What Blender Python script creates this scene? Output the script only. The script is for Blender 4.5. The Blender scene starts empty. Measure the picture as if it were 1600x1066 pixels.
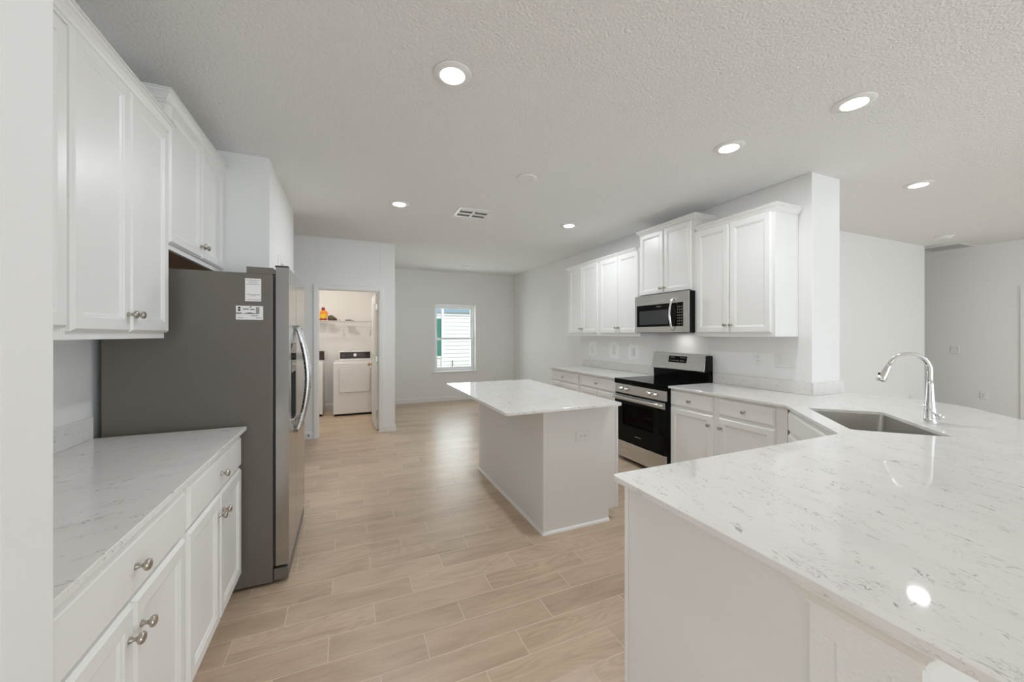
import bpy, bmesh, math, random
from mathutils import Vector, Matrix
from mathutils.geometry import tessellate_polygon

random.seed(7)
SC = bpy.context.scene
COL = SC.collection
PI = math.pi

# ------------------------------------------------------------------ camera
H_CAM, YAW, F_PX = 1.4136, 0.4073, 593.5
cam_d = bpy.data.cameras.new('camera')
cam_d.sensor_fit = 'HORIZONTAL'
cam_d.sensor_width = 36.0
cam_d.lens = F_PX / 1600.0 * 36.0
cam_d.shift_y = -10.0 / 1600.0
cam_d.clip_start = 0.05
cam = bpy.data.objects.new('camera', cam_d)
COL.objects.link(cam)
cam.location = (0, 0, H_CAM)
cam.rotation_euler = (PI / 2, 0, -YAW)
SC.camera = cam

# ------------------------------------------------------------------ view, world, daylight
SC.view_settings.view_transform = 'Standard'
SC.view_settings.look = 'None'
SC.view_settings.exposure = 0.14
SC.view_settings.gamma = 1.0
SC.view_settings.use_curve_mapping = False

world = bpy.data.worlds.new('sky')
SC.world = world
world.use_nodes = True
bg = world.node_tree.nodes['Background']
bg.inputs['Color'].default_value = (0.86, 0.93, 1.0, 1)
bg.inputs['Strength'].default_value = 1.0


def area_light(name, loc, rot, sx, sy, power, color):
    d = bpy.data.lights.new(name, 'AREA')
    d.shape = 'RECTANGLE'
    d.size, d.size_y = sx, sy
    d.energy = power
    d.color = color
    o = bpy.data.objects.new(name, d)
    COL.objects.link(o)
    o.location = loc
    o.rotation_euler = rot
    return o


# added fill behind the camera, tilted up as patio bounce; then dining-window daylight
area_light('added_bounce_fill', (4.1, -5.36, 0.9), (math.radians(125), 0, 0), 5.4, 1.5, 168, (0.79, 0.925, 1.0))
area_light('daylight_dining_window', (2.125, 8.30, 1.40), (-PI / 2, 0, 0), 1.1, 1.6, 23, (0.88, 0.96, 1.0))
sun_d = bpy.data.lights.new('sun', 'SUN')
sun_d.energy = 2.6
sun_d.angle = math.radians(1.0)
sun_d.color = (1.0, 0.97, 0.92)
sun_o = bpy.data.objects.new('sun', sun_d)
COL.objects.link(sun_o)
sun_o.rotation_euler = (math.radians(40), 0, math.radians(12))
SC.cycles.max_bounces = 16
SC.cycles.diffuse_bounces = 9
SC.cycles.sample_clamp_indirect = 6.0


# ------------------------------------------------------------------ materials
def nmat(name):
    m = bpy.data.materials.new(name)
    m.use_nodes = True
    return m, m.node_tree.nodes, m.node_tree.links, m.node_tree.nodes['Principled BSDF']


def setv(node, key, v):
    node.inputs[key].default_value = v


def plain(name, col, rough=0.5, metal=0.0, coat=0.0, spec=0.5, bump=None):
    m, N, L, B = nmat(name)
    setv(B, 'Base Color', (*col, 1))
    setv(B, 'Roughness', rough)
    setv(B, 'Metallic', metal)
    setv(B, 'Coat Weight', coat)
    setv(B, 'Specular IOR Level', spec)
    if bump:
        sc, st, dist = bump
        g = N.new('ShaderNodeNewGeometry')
        t = N.new('ShaderNodeTexNoise')
        setv(t, 'Scale', sc)
        setv(t, 'Detail', 2.5)
        L.new(g.outputs['Position'], t.inputs['Vector'])
        b = N.new('ShaderNodeBump')
        setv(b, 'Strength', st)
        setv(b, 'Distance', dist)
        L.new(t.outputs['Fac'], b.inputs['Height'])
        L.new(b.outputs['Normal'], B.inputs['Normal'])
    return m


def emis(name, col, st):
    m, N, L, B = nmat(name)
    setv(B, 'Base Color', (0.9, 0.9, 0.9, 1))
    setv(B, 'Emission Color', (*col, 1))
    setv(B, 'Emission Strength', st)
    return m


def thin_glass(name, tint, gloss=0.10):
    m = bpy.data.materials.new(name)
    m.use_nodes = True
    N, L = m.node_tree.nodes, m.node_tree.links
    N.clear()
    out = N.new('ShaderNodeOutputMaterial')
    mx = N.new('ShaderNodeMixShader')
    tr = N.new('ShaderNodeBsdfTransparent')
    gl = N.new('ShaderNodeBsdfGlossy')
    setv(tr, 'Color', (*tint, 1))
    setv(gl, 'Roughness', 0.02)
    lw = N.new('ShaderNodeLayerWeight')
    setv(lw, 'Blend', gloss)
    L.new(lw.outputs['Fresnel'], mx.inputs['Fac'])
    L.new(tr.outputs[0], mx.inputs[1])
    L.new(gl.outputs[0], mx.inputs[2])
    L.new(mx.outputs[0], out.inputs['Surface'])
    return m


def quartz(name, angle, base, vein):
    """white engineered quartz with short thin grey flecks and threads drawn out along one direction"""
    m, N, L, B = nmat(name)
    g = N.new('ShaderNodeNewGeometry')
    mp = N.new('ShaderNodeMapping')
    mp.vector_type = 'TEXTURE'
    setv(mp, 'Rotation', (0, 0, angle))
    setv(mp, 'Scale', (2.3, 1.0, 1.0))
    L.new(g.outputs['Position'], mp.inputs['Vector'])

    def noise(scale, detail, dist=0.0, rough=0.55):
        t = N.new('ShaderNodeTexNoise')
        setv(t, 'Scale', scale)
        setv(t, 'Detail', detail)
        setv(t, 'Distortion', dist)
        setv(t, 'Roughness', rough)
        L.new(mp.outputs[0], t.inputs['Vector'])
        return t.outputs['Fac']

    def math_(op, a, b=None, c=None):
        n = N.new('ShaderNodeMath')
        n.operation = op
        for i, v in enumerate((a, b, c)):
            if v is None:
                continue
            if isinstance(v, (int, float)):
                n.inputs[i].default_value = v
            else:
                L.new(v, n.inputs[i])
        return n.outputs[0]

    def ramp(v, a, b, lo=0.0, hi=1.0):
        n = N.new('ShaderNodeMapRange')
        n.interpolation_type = 'SMOOTHSTEP'
        L.new(v, n.inputs['Value'])
        setv(n, 'From Min', a)
        setv(n, 'From Max', b)
        setv(n, 'To Min', lo)
        setv(n, 'To Max', hi)
        return n.outputs[0]

    ridge = math_('ABSOLUTE', math_('SUBTRACT', noise(21, 3, 0.9), 0.5))
    line = ramp(ridge, 0.0, 0.016, 1, 0)
    mask = ramp(noise(26, 2), 0.53, 0.66)
    v1 = math_('MULTIPLY', line, mask)
    ridge2 = math_('ABSOLUTE', math_('SUBTRACT', noise(48, 2, 0.6), 0.47))
    v2 = math_('MULTIPLY', ramp(ridge2, 0.0, 0.02, 0.6, 0), ramp(noise(19, 2), 0.50, 0.64))
    cloud = math_('MULTIPLY', ramp(noise(6, 3), 0.4, 0.75), 0.10)
    tot = math_('MINIMUM', math_('ADD', math_('ADD', v1, v2), cloud), 1.0)
    mix = N.new('ShaderNodeMix')
    mix.data_type = 'RGBA'
    mix.inputs['A'].default_value = (*base, 1)
    mix.inputs['B'].default_value = (*vein, 1)
    L.new(math_('MULTIPLY', tot, 0.70), mix.inputs['Factor'])
    L.new(mix.outputs['Result'], B.inputs['Base Color'])
    setv(B, 'Roughness', 0.05)
    setv(B, 'Specular IOR Level', 0.42)
    return m


def floor_material():
    m, N, L, B = nmat('wood_look_plank_tile')
    g = N.new('ShaderNodeNewGeometry')
    sx = N.new('ShaderNodeSeparateXYZ')
    L.new(g.outputs['Position'], sx.inputs[0])
    X, Y = sx.outputs['X'], sx.outputs['Y']

    def M(op, a, b=None, c=None):
        n = N.new('ShaderNodeMath')
        n.operation = op
        for i, v in enumerate((a, b, c)):
            if v is None:
                continue
            if isinstance(v, (int, float)):
                n.inputs[i].default_value = v
            else:
                L.new(v, n.inputs[i])
        return n.outputs[0]

    W, LN, SH = 0.1537, 0.613, 0.2043
    ry = M('DIVIDE', M('SUBTRACT', Y, 1.97), W)
    row = M('FLOOR', ry)
    fy = M('FRACT', ry)
    rx = M('DIVIDE', M('SUBTRACT', M('SUBTRACT', X, 0.124), M('MULTIPLY', row, SH)), LN)
    colm = M('FLOOR', rx)
    fx = M('FRACT', rx)
    dx = M('MULTIPLY', M('MINIMUM', fx, M('SUBTRACT', 1.0, fx)), LN)
    dy = M('MULTIPLY', M('MINIMUM', fy, M('SUBTRACT', 1.0, fy)), W)
    dist = M('MINIMUM', dx, dy)
    gm = N.new('ShaderNodeMapRange')
    gm.interpolation_type = 'SMOOTHSTEP'
    L.new(dist, gm.inputs['Value'])
    setv(gm, 'From Min', 0.0014)
    setv(gm, 'From Max', 0.0030)
    setv(gm, 'To Min', 1.0)
    setv(gm, 'To Max', 0.0)
    grout = gm.outputs[0]
    cv = N.new('ShaderNodeCombineXYZ')
    L.new(row, cv.inputs['X'])
    L.new(colm, cv.inputs['Y'])
    wn = N.new('ShaderNodeTexWhiteNoise')
    wn.noise_dimensions = '2D'
    L.new(cv.outputs[0], wn.inputs['Vector'])
    rnd = wn.outputs['Value']

    def coords(kx, ky):
        c = N.new('ShaderNodeCombineXYZ')
        L.new(M('ADD', M('MULTIPLY', X, kx), M('MULTIPLY', rnd, 41.0)), c.inputs['X'])
        L.new(M('ADD', M('MULTIPLY', Y, ky), M('MULTIPLY', rnd, 17.0)), c.inputs['Y'])
        L.new(M('MULTIPLY', rnd, 9.0), c.inputs['Z'])
        return c.outputs[0]

    fine = N.new('ShaderNodeTexNoise')
    L.new(coords(7.0, 95.0), fine.inputs['Vector'])
    setv(fine, 'Scale', 1.0)
    setv(fine, 'Detail', 4.0)
    setv(fine, 'Roughness', 0.6)
    broad = N.new('ShaderNodeTexNoise')
    L.new(coords(2.2, 11.0), broad.inputs['Vector'])
    setv(broad, 'Scale', 1.0)
    setv(broad, 'Detail', 3.0)
    setv(broad, 'Distortion', 0.8)
    con = N.new('ShaderNodeTexNoise')
    L.new(coords(1.5, 8.5), con.inputs['Vector'])
    setv(con, 'Scale', 1.0)
    setv(con, 'Detail', 1.5)
    setv(con, 'Distortion', 0.4)
    ringm = M('MULTIPLY', M('ADD', M('SINE', M('MULTIPLY', con.outputs['Fac'], 95.0)), 1.0), 0.5)
    wn2 = N.new('ShaderNodeTexWhiteNoise')
    wn2.noise_dimensions = '1D'
    L.new(M('MULTIPLY', rnd, 731.0), wn2.inputs['W'])
    rings = M('MULTIPLY', ringm, M('ADD', M('MULTIPLY', M('GREATER_THAN', wn2.outputs['Value'], 0.62), 0.75), 0.25))
    tone = M('ADD', M('ADD', M('MULTIPLY', fine.outputs['Fac'], 0.26), M('MULTIPLY', broad.outputs['Fac'], 0.56)),
             M('ADD', M('MULTIPLY', rings, 0.13), M('MULTIPLY', rnd, 0.13)))
    rp = N.new('ShaderNodeValToRGB')
    rp.color_ramp.elements[0].position = 0.32
    rp.color_ramp.elements[0].color = (0.42, 0.312, 0.222, 1)
    rp.color_ramp.elements[1].position = 0.86
    rp.color_ramp.elements[1].color = (0.66, 0.53, 0.40, 1)
    e = rp.color_ramp.elements.new(0.58)
    e.color = (0.57, 0.442, 0.325, 1)
    L.new(tone, rp.inputs['Fac'])
    mix = N.new('ShaderNodeMix')
    mix.data_type = 'RGBA'
    L.new(grout, mix.inputs['Factor'])
    L.new(rp.outputs['Color'], mix.inputs['A'])
    mix.inputs['B'].default_value = (0.68, 0.565, 0.445, 1)
    L.new(mix.outputs['Result'], B.inputs['Base Color'])
    rr = M('ADD', M('MULTIPLY', fine.outputs['Fac'], 0.16), M('ADD', M('MULTIPLY', grout, 0.3), 0.25))
    L.new(rr, B.inputs['Roughness'])
    bp = N.new('ShaderNodeBump')
    setv(bp, 'Strength', 0.45)
    setv(bp, 'Distance', 0.0016)
    L.new(M('SUBTRACT', M('MULTIPLY', fine.outputs['Fac'], 0.22), grout), bp.inputs['Height'])
    L.new(bp.outputs['Normal'], B.inputs['Normal'])
    return m


def brushed(name, col, rough, axis_scale, metal=1.0, streak=0.12):
    """brushed steel: fine streaks along one axis vary the roughness"""
    m, N, L, B = nmat(name)
    setv(B, 'Metallic', metal)
    setv(B, 'Base Color', (*col, 1))
    g = N.new('ShaderNodeNewGeometry')
    mp = N.new('ShaderNodeMapping')
    setv(mp, 'Scale', axis_scale)
    L.new(g.outputs['Position'], mp.inputs['Vector'])
    t = N.new('ShaderNodeTexNoise')
    setv(t, 'Scale', 1.0)
    setv(t, 'Detail', 2.0)
    L.new(mp.outputs[0], t.inputs['Vector'])
    r = N.new('ShaderNodeMapRange')
    setv(r, 'To Min', rough - streak / 2)
    setv(r, 'To Max', rough + streak / 2)
    L.new(t.outputs['Fac'], r.inputs['Value'])
    L.new(r.outputs[0], B.inputs['Roughness'])
    return m


M_ = {}
M_['wall'] = plain('wall_paint', (0.84, 0.838, 0.83), 0.6, spec=0.35, bump=(240, 0.12, 0.002))
M_['ceil'] = plain('textured_ceiling_paint', (0.88, 0.88, 0.88), 0.85, spec=0.2, bump=(82, 0.85, 0.009))
M_['post'] = plain('textured_white_paint', (0.86, 0.865, 0.86), 0.6, spec=0.35, bump=(150, 0.55, 0.006))
M_['trim'] = plain('trim_paint', (0.84, 0.84, 0.83), 0.35)
M_['cab'] = plain('cabinet_white_paint', (0.83, 0.825, 0.81), 0.33)
M_['panel'] = plain('cabinet_side_laminate', (0.80, 0.80, 0.795), 0.45)
M_['under'] = plain('raw_cabinet_underside', (0.58, 0.35, 0.20), 0.6)
M_['dark'] = plain('shadow_gap_black', (0.012, 0.012, 0.012), 0.6)
M_['quartz'] = quartz('white_quartz', math.radians(80), (0.80, 0.785, 0.765), (0.22, 0.21, 0.20))
M_['quartz_l'] = quartz('white_quartz_turned', math.radians(33), (0.80, 0.785, 0.765), (0.22, 0.21, 0.20))
M_['floor'] = floor_material()
M_['fridge_side'] = plain('fridge_grey_enamel', (0.168, 0.150, 0.132), 0.42, metal=0.25, bump=(600, 0.05, 0.001))
M_['slate'] = brushed('fridge_door_steel', (0.44, 0.435, 0.43), 0.20, (4, 4, 300))
M_['steel'] = brushed('brushed_stainless', (0.62, 0.615, 0.60), 0.27, (14, 4, 700), streak=0.05)
M_['sinksteel'] = brushed('sink_stainless', (0.55, 0.53, 0.50), 0.32, (40, 40, 40))
M_['chrome'] = plain('polished_chrome', (0.82, 0.83, 0.84), 0.06, metal=1.0)
M_['nickel'] = plain('satin_nickel', (0.50, 0.46, 0.41), 0.28, metal=1.0)
M_['brass'] = plain('aged_brass', (0.45, 0.33, 0.17), 0.3, metal=1.0)
M_['blackglass'] = plain('black_ceramic_glass', (0.002, 0.002, 0.002), 0.05, spec=0.12)
M_['black'] = plain('black_enamel', (0.006, 0.006, 0.006), 0.35, spec=0.25)
M_['gasket'] = plain('dark_grey_rubber', (0.03, 0.03, 0.03), 0.6)
M_['ovenpane'] = thin_glass('tinted_oven_glass', (0.42, 0.36, 0.36), 0.12)
M_['ovenwall'] = plain('oven_enamel', (0.22, 0.16, 0.15), 0.4)
M_['mwpane'] = plain('microwave_screen', (0.035, 0.038, 0.042), 0.08)
M_['keys'] = plain('grey_key_print', (0.22, 0.18, 0.17), 0.5)
M_['appliance'] = plain('white_appliance_enamel', (0.82, 0.82, 0.815), 0.25)
M_['console'] = plain('dark_brown_console', (0.022, 0.014, 0.010), 0.3)
M_['plastic'] = plain('white_plastic', (0.80, 0.80, 0.79), 0.35)
M_['slot'] = plain('socket_slot_grey', (0.12, 0.12, 0.12), 0.6)
M_['paper'] = plain('white_paper', (0.82, 0.81, 0.80), 0.6)
M_['ink'] = plain('grey_print', (0.30, 0.30, 0.30), 0.6)
M_['ink2'] = plain('black_print', (0.015, 0.015, 0.015), 0.6)
M_['ink3'] = plain('maroon_print', (0.14, 0.09, 0.09), 0.6)
M_['patch'] = plain('touch_up_paint', (0.93, 0.93, 0.92), 0.6)
M_['orange'] = plain('orange_bottle', (0.85, 0.26, 0.01), 0.35)
M_['yellow'] = plain('yellow_label', (0.80, 0.50, 0.04), 0.45)
M_['maroon'] = plain('maroon_cap', (0.30, 0.02, 0.03), 0.35)
M_['sack'] = plain('brown_cloth', (0.10, 0.075, 0.055), 0.85, bump=(60, 0.8, 0.01))
M_['wire'] = plain('white_vinyl_wire', (0.80, 0.79, 0.77), 0.4)
M_['vent'] = plain('vent_enamel', (0.85, 0.85, 0.84), 0.4)
M_['ventdark'] = plain('duct_dark', (0.10, 0.095, 0.085), 0.8)
M_['ventgrey'] = plain('filter_grey', (0.60, 0.60, 0.60), 0.8)
M_['lamp'] = emis('lamp_diffuser', (1.0, 0.97, 0.92), 9.0)
M_['glass'] = thin_glass('window_glass', (0.97, 0.99, 0.98), 0.06)
M_['vinyl'] = plain('white_vinyl_frame', (0.88, 0.88, 0.88), 0.35)
M_['siding'] = plain('white_lap_siding', (0.84, 0.84, 0.86), 0.6)
M_['fascia'] = plain('teal_grey_fascia', (0.16, 0.27, 0.30), 0.6)
M_['gutter'] = plain('blue_grey_gutter', (0.30, 0.40, 0.50), 0.5)
M_['ngreen'] = plain('green_tinted_glass', (0.08, 0.24, 0.20), 0.1)
M_['soil'] = plain('ground_grass', (0.22, 0.26, 0.14), 0.9)


# ------------------------------------------------------------------ mesh builder
class MB:
    def __init__(self):
        self.v, self.f, self.s = [], [], []

    def add(self, vs, fs, smooth=False):
        o = len(self.v)
        self.v += [tuple(p) for p in vs]
        for f in fs:
            self.f.append([i + o for i in f])
            self.s.append(smooth)
        return self

    def box(self, x0, x1, y0, y1, z0, z1):
        vs = [(x0, y0, z0), (x1, y0, z0), (x1, y1, z0), (x0, y1, z0), (x0, y0, z1), (x1, y0, z1), (x1, y1, z1), (x0, y1, z1)]
        return self.add(vs, [(0, 3, 2, 1), (4, 5, 6, 7), (0, 1, 5, 4), (1, 2, 6, 5), (2, 3, 7, 6), (3, 0, 4, 7)])

    def prism(self, poly, a0, a1, axis='z', holes=()):
        """extrude a 2D polygon (with holes) along an axis; poly is (x,y) for z, (x,z) for y, (y,z) for x"""
        def p3(p, a):
            return {'z': (p[0], p[1], a), 'y': (p[0], a, p[1]), 'x': (a, p[0], p[1])}[axis]
        loops = [list(poly)] + [list(h) for h in holes]
        flat = [p for l in loops for p in l]
        tri = tessellate_polygon([[Vector((p[0], p[1], 0)) for p in l] for l in loops])
        n = len(flat)
        vs = [p3(p, a0) for p in flat] + [p3(p, a1) for p in flat]
        fs = [tuple(t) for t in tri] + [tuple(i + n for i in t[::-1]) for t in tri]
        o = 0
        for l in loops:
            k = len(l)
            for i in range(k):
                j = (i + 1) % k
                fs.append((o + i, o + j, o + j + n, o + i + n))
            o += k
        return self.add(vs, fs)

    def rings(self, rects, smooth=False):
        """nested rectangles (x0,x1,z0,z1,y) bridged one to the next, last one filled, first one closed at the back"""
        vs = []
        for (x0, x1, z0, z1, y) in rects:
            vs += [(x0, y, z0), (x1, y, z0), (x1, y, z1), (x0, y, z1)]
        fs = [(3, 2, 1, 0)]
        for k in range(len(rects) - 1):
            a, b = 4 * k, 4 * k + 4
            for i in range(4):
                j = (i + 1) % 4
                fs.append((a + i, a + j, b + j, b + i))
        e = 4 * (len(rects) - 1)
        fs.append((e, e + 1, e + 2, e + 3))
        return self.add(vs, fs, smooth)

    def lathe(self, prof, origin=(0, 0, 0), axis='z', n=24, smooth=True, squash=1.0):
        """profile (r, t) revolved about an axis through origin"""
        vs, fs = [], []
        for (r, t) in prof:
            for i in range(n):
                a = 2 * PI * i / n
                c, s = r * math.cos(a), r * math.sin(a) * squash
                p = {'z': (c, s, t), 'y': (c, t, s), 'x': (t, c, s)}[axis]
                vs.append((p[0] + origin[0], p[1] + origin[1], p[2] + origin[2]))
        for k in range(len(prof) - 1):
            for i in range(n):
                j = (i + 1) % n
                fs.append((k * n + i, k * n + j, (k + 1) * n + j, (k + 1) * n + i))
        self.add(vs, fs, smooth)
        o = len(self.v) - len(vs)
        self.f.append([o + i for i in range(n)][::-1])
        self.s.append(False)
        self.f.append([o + (len(prof) - 1) * n + i for i in range(n)])
        self.s.append(False)
        return self

    def tube(self, path, rad, n=10, smooth=True, flat=1.0):
        P = [Vector(p) for p in path]
        R = rad if isinstance(rad, (list, tuple)) else [rad] * len(P)
        vs, fs = [], []
        prev = None
        for i, p in enumerate(P):
            t = (P[min(i + 1, len(P) - 1)] - P[max(i - 1, 0)]).normalized()
            if prev is None:
                up = Vector((0, 0, 1)) if abs(t.z) < 0.9 else Vector((1, 0, 0))
                u = t.cross(up).normalized()
            else:
                u = (prev - t * prev.dot(t)).normalized()
            prev = u
            w = t.cross(u)
            for k in range(n):
                a = 2 * PI * k / n
                vs.append(p + u * (R[i] * math.cos(a)) + w * (R[i] * math.sin(a) * flat))
        for i in range(len(P) - 1):
            for k in range(n):
                j = (k + 1) % n
                fs.append((i * n + k, i * n + j, (i + 1) * n + j, (i + 1) * n + k))
        self.add(vs, fs, smooth)
        o = len(self.v) - len(vs)
        self.f.append([o + k for k in range(n)][::-1])
        self.s.append(False)
        self.f.append([o + (len(P) - 1) * n + k for k in range(n)])
        self.s.append(False)
        return self

    def sweep(self, path, prof, closed=False):
        """profile (out, z) swept along a 2D path with mitred corners; out is to the right of travel"""
        P = [Vector(p) for p in path]
        n = len(P)
        offs = []
        for i in range(n):
            ds = []
            if closed or i > 0:
                ds.append((P[i] - P[i - 1]).normalized())
            if closed or i < n - 1:
                ds.append((P[(i + 1) % n] - P[i]).normalized())
            ns = [Vector((d.y, -d.x)) for d in ds]
            if len(ns) == 1:
                offs.append(ns[0])
            else:
                b = (ns[0] + ns[1]).normalized()
                offs.append(b / max(0.2, b.dot(ns[0])))
        k = len(prof)
        vs = []
        for i in range(n):
            for (o, z) in prof:
                q = P[i] + offs[i] * o
                vs.append((q.x, q.y, z))
        fs = []
        for i in range(n if closed else n - 1):
            j = (i + 1) % n
            for a in range(k):
                b = (a + 1) % k
                fs.append((i * k + a, j * k + a, j * k + b, i * k + b))
        if not closed:
            fs.append(tuple(range(k))[::-1])
            fs.append(tuple((n - 1) * k + a for a in range(k)))
        return self.add(vs, fs)

    def build(self, name, mat, parent=None, bevel=0.0, seg=1, label=None):
        me = bpy.data.meshes.new(name)
        bm = bmesh.new()
        bv = [bm.verts.new(p) for p in self.v]
        for f, s in zip(self.f, self.s):
            try:
                fc = bm.faces.new([bv[i] for i in f])
                fc.smooth = s
            except ValueError:
                pass
        bmesh.ops.recalc_face_normals(bm, faces=bm.faces)
        if bevel:
            bmesh.ops.dissolve_limit(bm, angle_limit=0.01, verts=bm.verts, edges=bm.edges)
            ed = [e for e in bm.edges if len(e.link_faces) == 2 and e.calc_face_angle(0) > 0.5]
            bmesh.ops.bevel(bm, geom=ed, offset=bevel, segments=seg, profile=0.5, affect='EDGES', clamp_overlap=True)
        bm.to_mesh(me)
        bm.free()
        me.materials.append(mat)
        o = bpy.data.objects.new(name, me)
        COL.objects.link(o)
        if parent:
            o.parent = parent
        if label:
            o['label'] = label
        return o


def tag(o, label, cat, group=None, kind=None):
    o['label'] = label
    o['category'] = cat
    if group:
        o['group'] = group
    if kind:
        o['kind'] = kind
    return o


def thing(name, label, cat, loc=(0, 0, 0), rotz=0.0, group=None, kind=None):
    o = bpy.data.objects.new(name, None)
    o.empty_display_size = 0.1
    COL.objects.link(o)
    o.location = loc
    o.rotation_euler = (0, 0, rotz)
    return tag(o, label, cat, group, kind)


def struct(name, mb, mat, label, cat, bevel=0.0, seg=1):
    return tag(mb.build(name, mat, None, bevel, seg), label, cat, kind='structure')


def dup(root, loc, rotz, label, group=None):
    r = root.copy()
    COL.objects.link(r)
    r.location = loc
    r.rotation_euler = (0, 0, rotz)
    r['label'] = label
    if group:
        r['group'] = group
    for ch in list(root.children):
        c = ch.copy()
        COL.objects.link(c)
        c.parent = r
        for g in list(ch.children):
            d = g.copy()
            COL.objects.link(d)
            d.parent = c
    return r


# ------------------------------------------------------------------ room shell
CZ = 2.752
XL, XR = -1.146, 3.495
YF = 8.0
struct('floor', MB().box(-3.6, 9.0, -5.6, 8.2, -0.08, 0.0), M_['floor'], 'tan wood-look plank tile floor with pale grout', 'floor')
struct('ceiling', MB().box(-3.6, 9.0, -5.6, 8.2, CZ, CZ + 0.1), M_['ceil'], 'pale textured flat ceiling over kitchen and living room', 'ceiling')
struct('wall_left', MB().box(XL - 0.12, XL, 0.985, 4.771, 0, CZ), M_['wall'], 'white wall behind the left cabinets and refrigerator', 'wall')
struct('wall_near', MB().box(-3.5, -0.500, 0.86, 0.984, 0, CZ), M_['wall'], 'white wall end beside the near end of the left cabinets', 'wall', bevel=0.006, seg=3)
# pantry: return wall beside the refrigerator, side wall with a door, back wall
PX = -0.549
pw = MB().box(XL, PX - 0.115, 3.377, 3.49, 0, CZ)
pw.box(PX - 0.115, PX, 3.377, 3.80, 0, CZ)
pw.box(PX - 0.115, PX, 4.62, 4.771, 0, CZ)
pw.box(PX - 0.115, PX, 3.80, 4.62, 2.045, CZ)
pw.box(XL, PX - 0.115, 4.66, 4.771, 0, CZ)
struct('wall_pantry', pw, M_['wall'], 'white pantry wall standing beyond the refrigerator', 'wall')
tr = MB()
for y0, y1, z0, z1 in ((3.738, 3.803, 0, 2.10), (4.617, 4.682, 0, 2.10), (3.803, 4.617, 2.038, 2.10)):
    tr.box(PX, PX + 0.016, y0, y1, z0, z1)
struct('trim_1', tr, M_['trim'], 'white casing round the pantry door beyond the refrigerator', 'trim', bevel=0.004)
d2 = struct('door_2', MB().box(PX - 0.075, PX - 0.04, 3.806, 4.614, 0.01, 2.022), M_['trim'], 'white pantry door beyond the refrigerator', 'door', bevel=0.002)
MB().lathe([(0.012, 0), (0.012, 0.03), (0.026, 0.045), (0.027, 0.06), (0.012, 0.07)], (PX - 0.04, 4.54, 0.93), 'x').build('knob', M_['brass'], d2)

# laundry front wall with its doorway
LY = 5.814
OX0, OX1, OZ = -0.369, 0.409, 2.035
lw = MB().box(-3.5, OX0 - 0.018, LY, LY + 0.115, 0, CZ).box(OX1 + 0.018, 0.634, LY, LY + 0.115, 0, CZ)
lw.box(OX0 - 0.018, OX1 + 0.018, LY, LY + 0.115, OZ + 0.018, CZ)
struct('wall_laundry', lw, M_['wall'], 'white wall with the laundry doorway', 'wall', bevel=0.004, seg=2)
struct('wall_laundry_right', MB().box(0.519, 0.634, LY + 0.116, YF - 0.001, 0, CZ), M_['wall'], 'wall on the right of the laundry room', 'wall')
struct('wall_laundry_left', MB().box(-1.40, -1.285, LY + 0.116, YF - 0.001, 0, CZ), M_['wall'], 'wall on the left of the laundry room', 'wall')
jm = MB().box(OX0 - 0.017, OX0, LY - 0.001, LY + 0.116, 0, OZ).box(OX1, OX1 + 0.017, LY - 0.001, LY + 0.116, 0, OZ)
jm.box(OX0 - 0.017, OX1 + 0.017, LY - 0.001, LY + 0.116, OZ, OZ + 0.017)
struct('trim_2', jm, M_['trim'], 'white jamb lining the laundry doorway', 'trim')
cs = MB()
prof = [(0.0, 0), (0.0, 0.009), (0.012, 0.014), (0.05, 0.017), (0.062, 0.014), (0.066, 0.0)]
# casing: mitred sweep round the opening, built in the wall plane then turned upright
path = [(OX0 - 0.004, 0.0), (OX0 - 0.004, OZ + 0.004), (OX1 + 0.004, OZ + 0.004), (OX1 + 0.004, 0.0)]
tmp = MB().sweep([(x, z) for x, z in path], [(-o, t) for o, t in prof])
cs.v = [(x, LY - t, z) for (x, z, t) in tmp.v]
cs.f, cs.s = tmp.f, tmp.s
struct('trim_3', cs, M_['trim'], 'white moulded casing round the laundry doorway', 'trim')

# far wall with the window opening, right wall, living-room walls
WX0, WX1, WZ0, WZ1 = 1.673, 2.576, 0.632, 2.05
fw = MB().box(-1.40, WX0, YF, YF + 0.18, 0, CZ).box(WX1, 4.0, YF, YF + 0.18, 0, CZ)
fw.box(WX0, WX1, YF, YF + 0.18, 0, WZ0).box(WX0, WX1, YF, YF + 0.18, WZ1, CZ)
struct('wall_far', fw, M_['wall'], 'pale far wall with the single window', 'wall')
struct('wall_right', MB().box(XR, 3.889, 1.885, YF - 0.001, 0, CZ), M_['wall'], 'white wall carrying the range-side cabinets', 'wall', bevel=0.006, seg=3)
struct('wall_living', MB().box(3.890, 8.0, 2.80, 2.93, 0, CZ), M_['wall'], 'white living-room wall to the right of the kitchen wall', 'wall', bevel=0.006, seg=3)
rw = MB().box(8.72, 8.84, 2.075, 5.2, 0, CZ).box(8.72, 8.84, -5.6, -3.8, 0, CZ).box(8.72, 8.84, -1.4, 1.20, 0, CZ).box(8.72, 8.84, -3.8, -1.4, 0, 0.45).box(8.72, 8.84, -3.8, -1.4, 2.25, CZ).box(8.72, 8.84, 1.20, 2.075, 2.03, CZ)
struct('wall_recess', rw, M_['wall'], 'grey-white wall set back at the far right', 'wall')
struct('wall_hall', MB().box(7.9, 8.72, 5.08, 5.2, 0, CZ), M_['wall'], 'wall closing the far hall', 'wall')
struct('wall_hall_side', MB().box(7.88, 8.0, 2.931, 5.079, 0, CZ), M_['wall'], 'side wall of the far hall', 'wall')
struct('sun_block_roof', MB().box(-3.6, 9.0, -9.5, -5.61, 2.76, 2.9), M_['siding'], 'unseen roof slab added to keep sun out of the living room', 'roof')  # out-of-view slab added to block sun from entering the room
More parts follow.
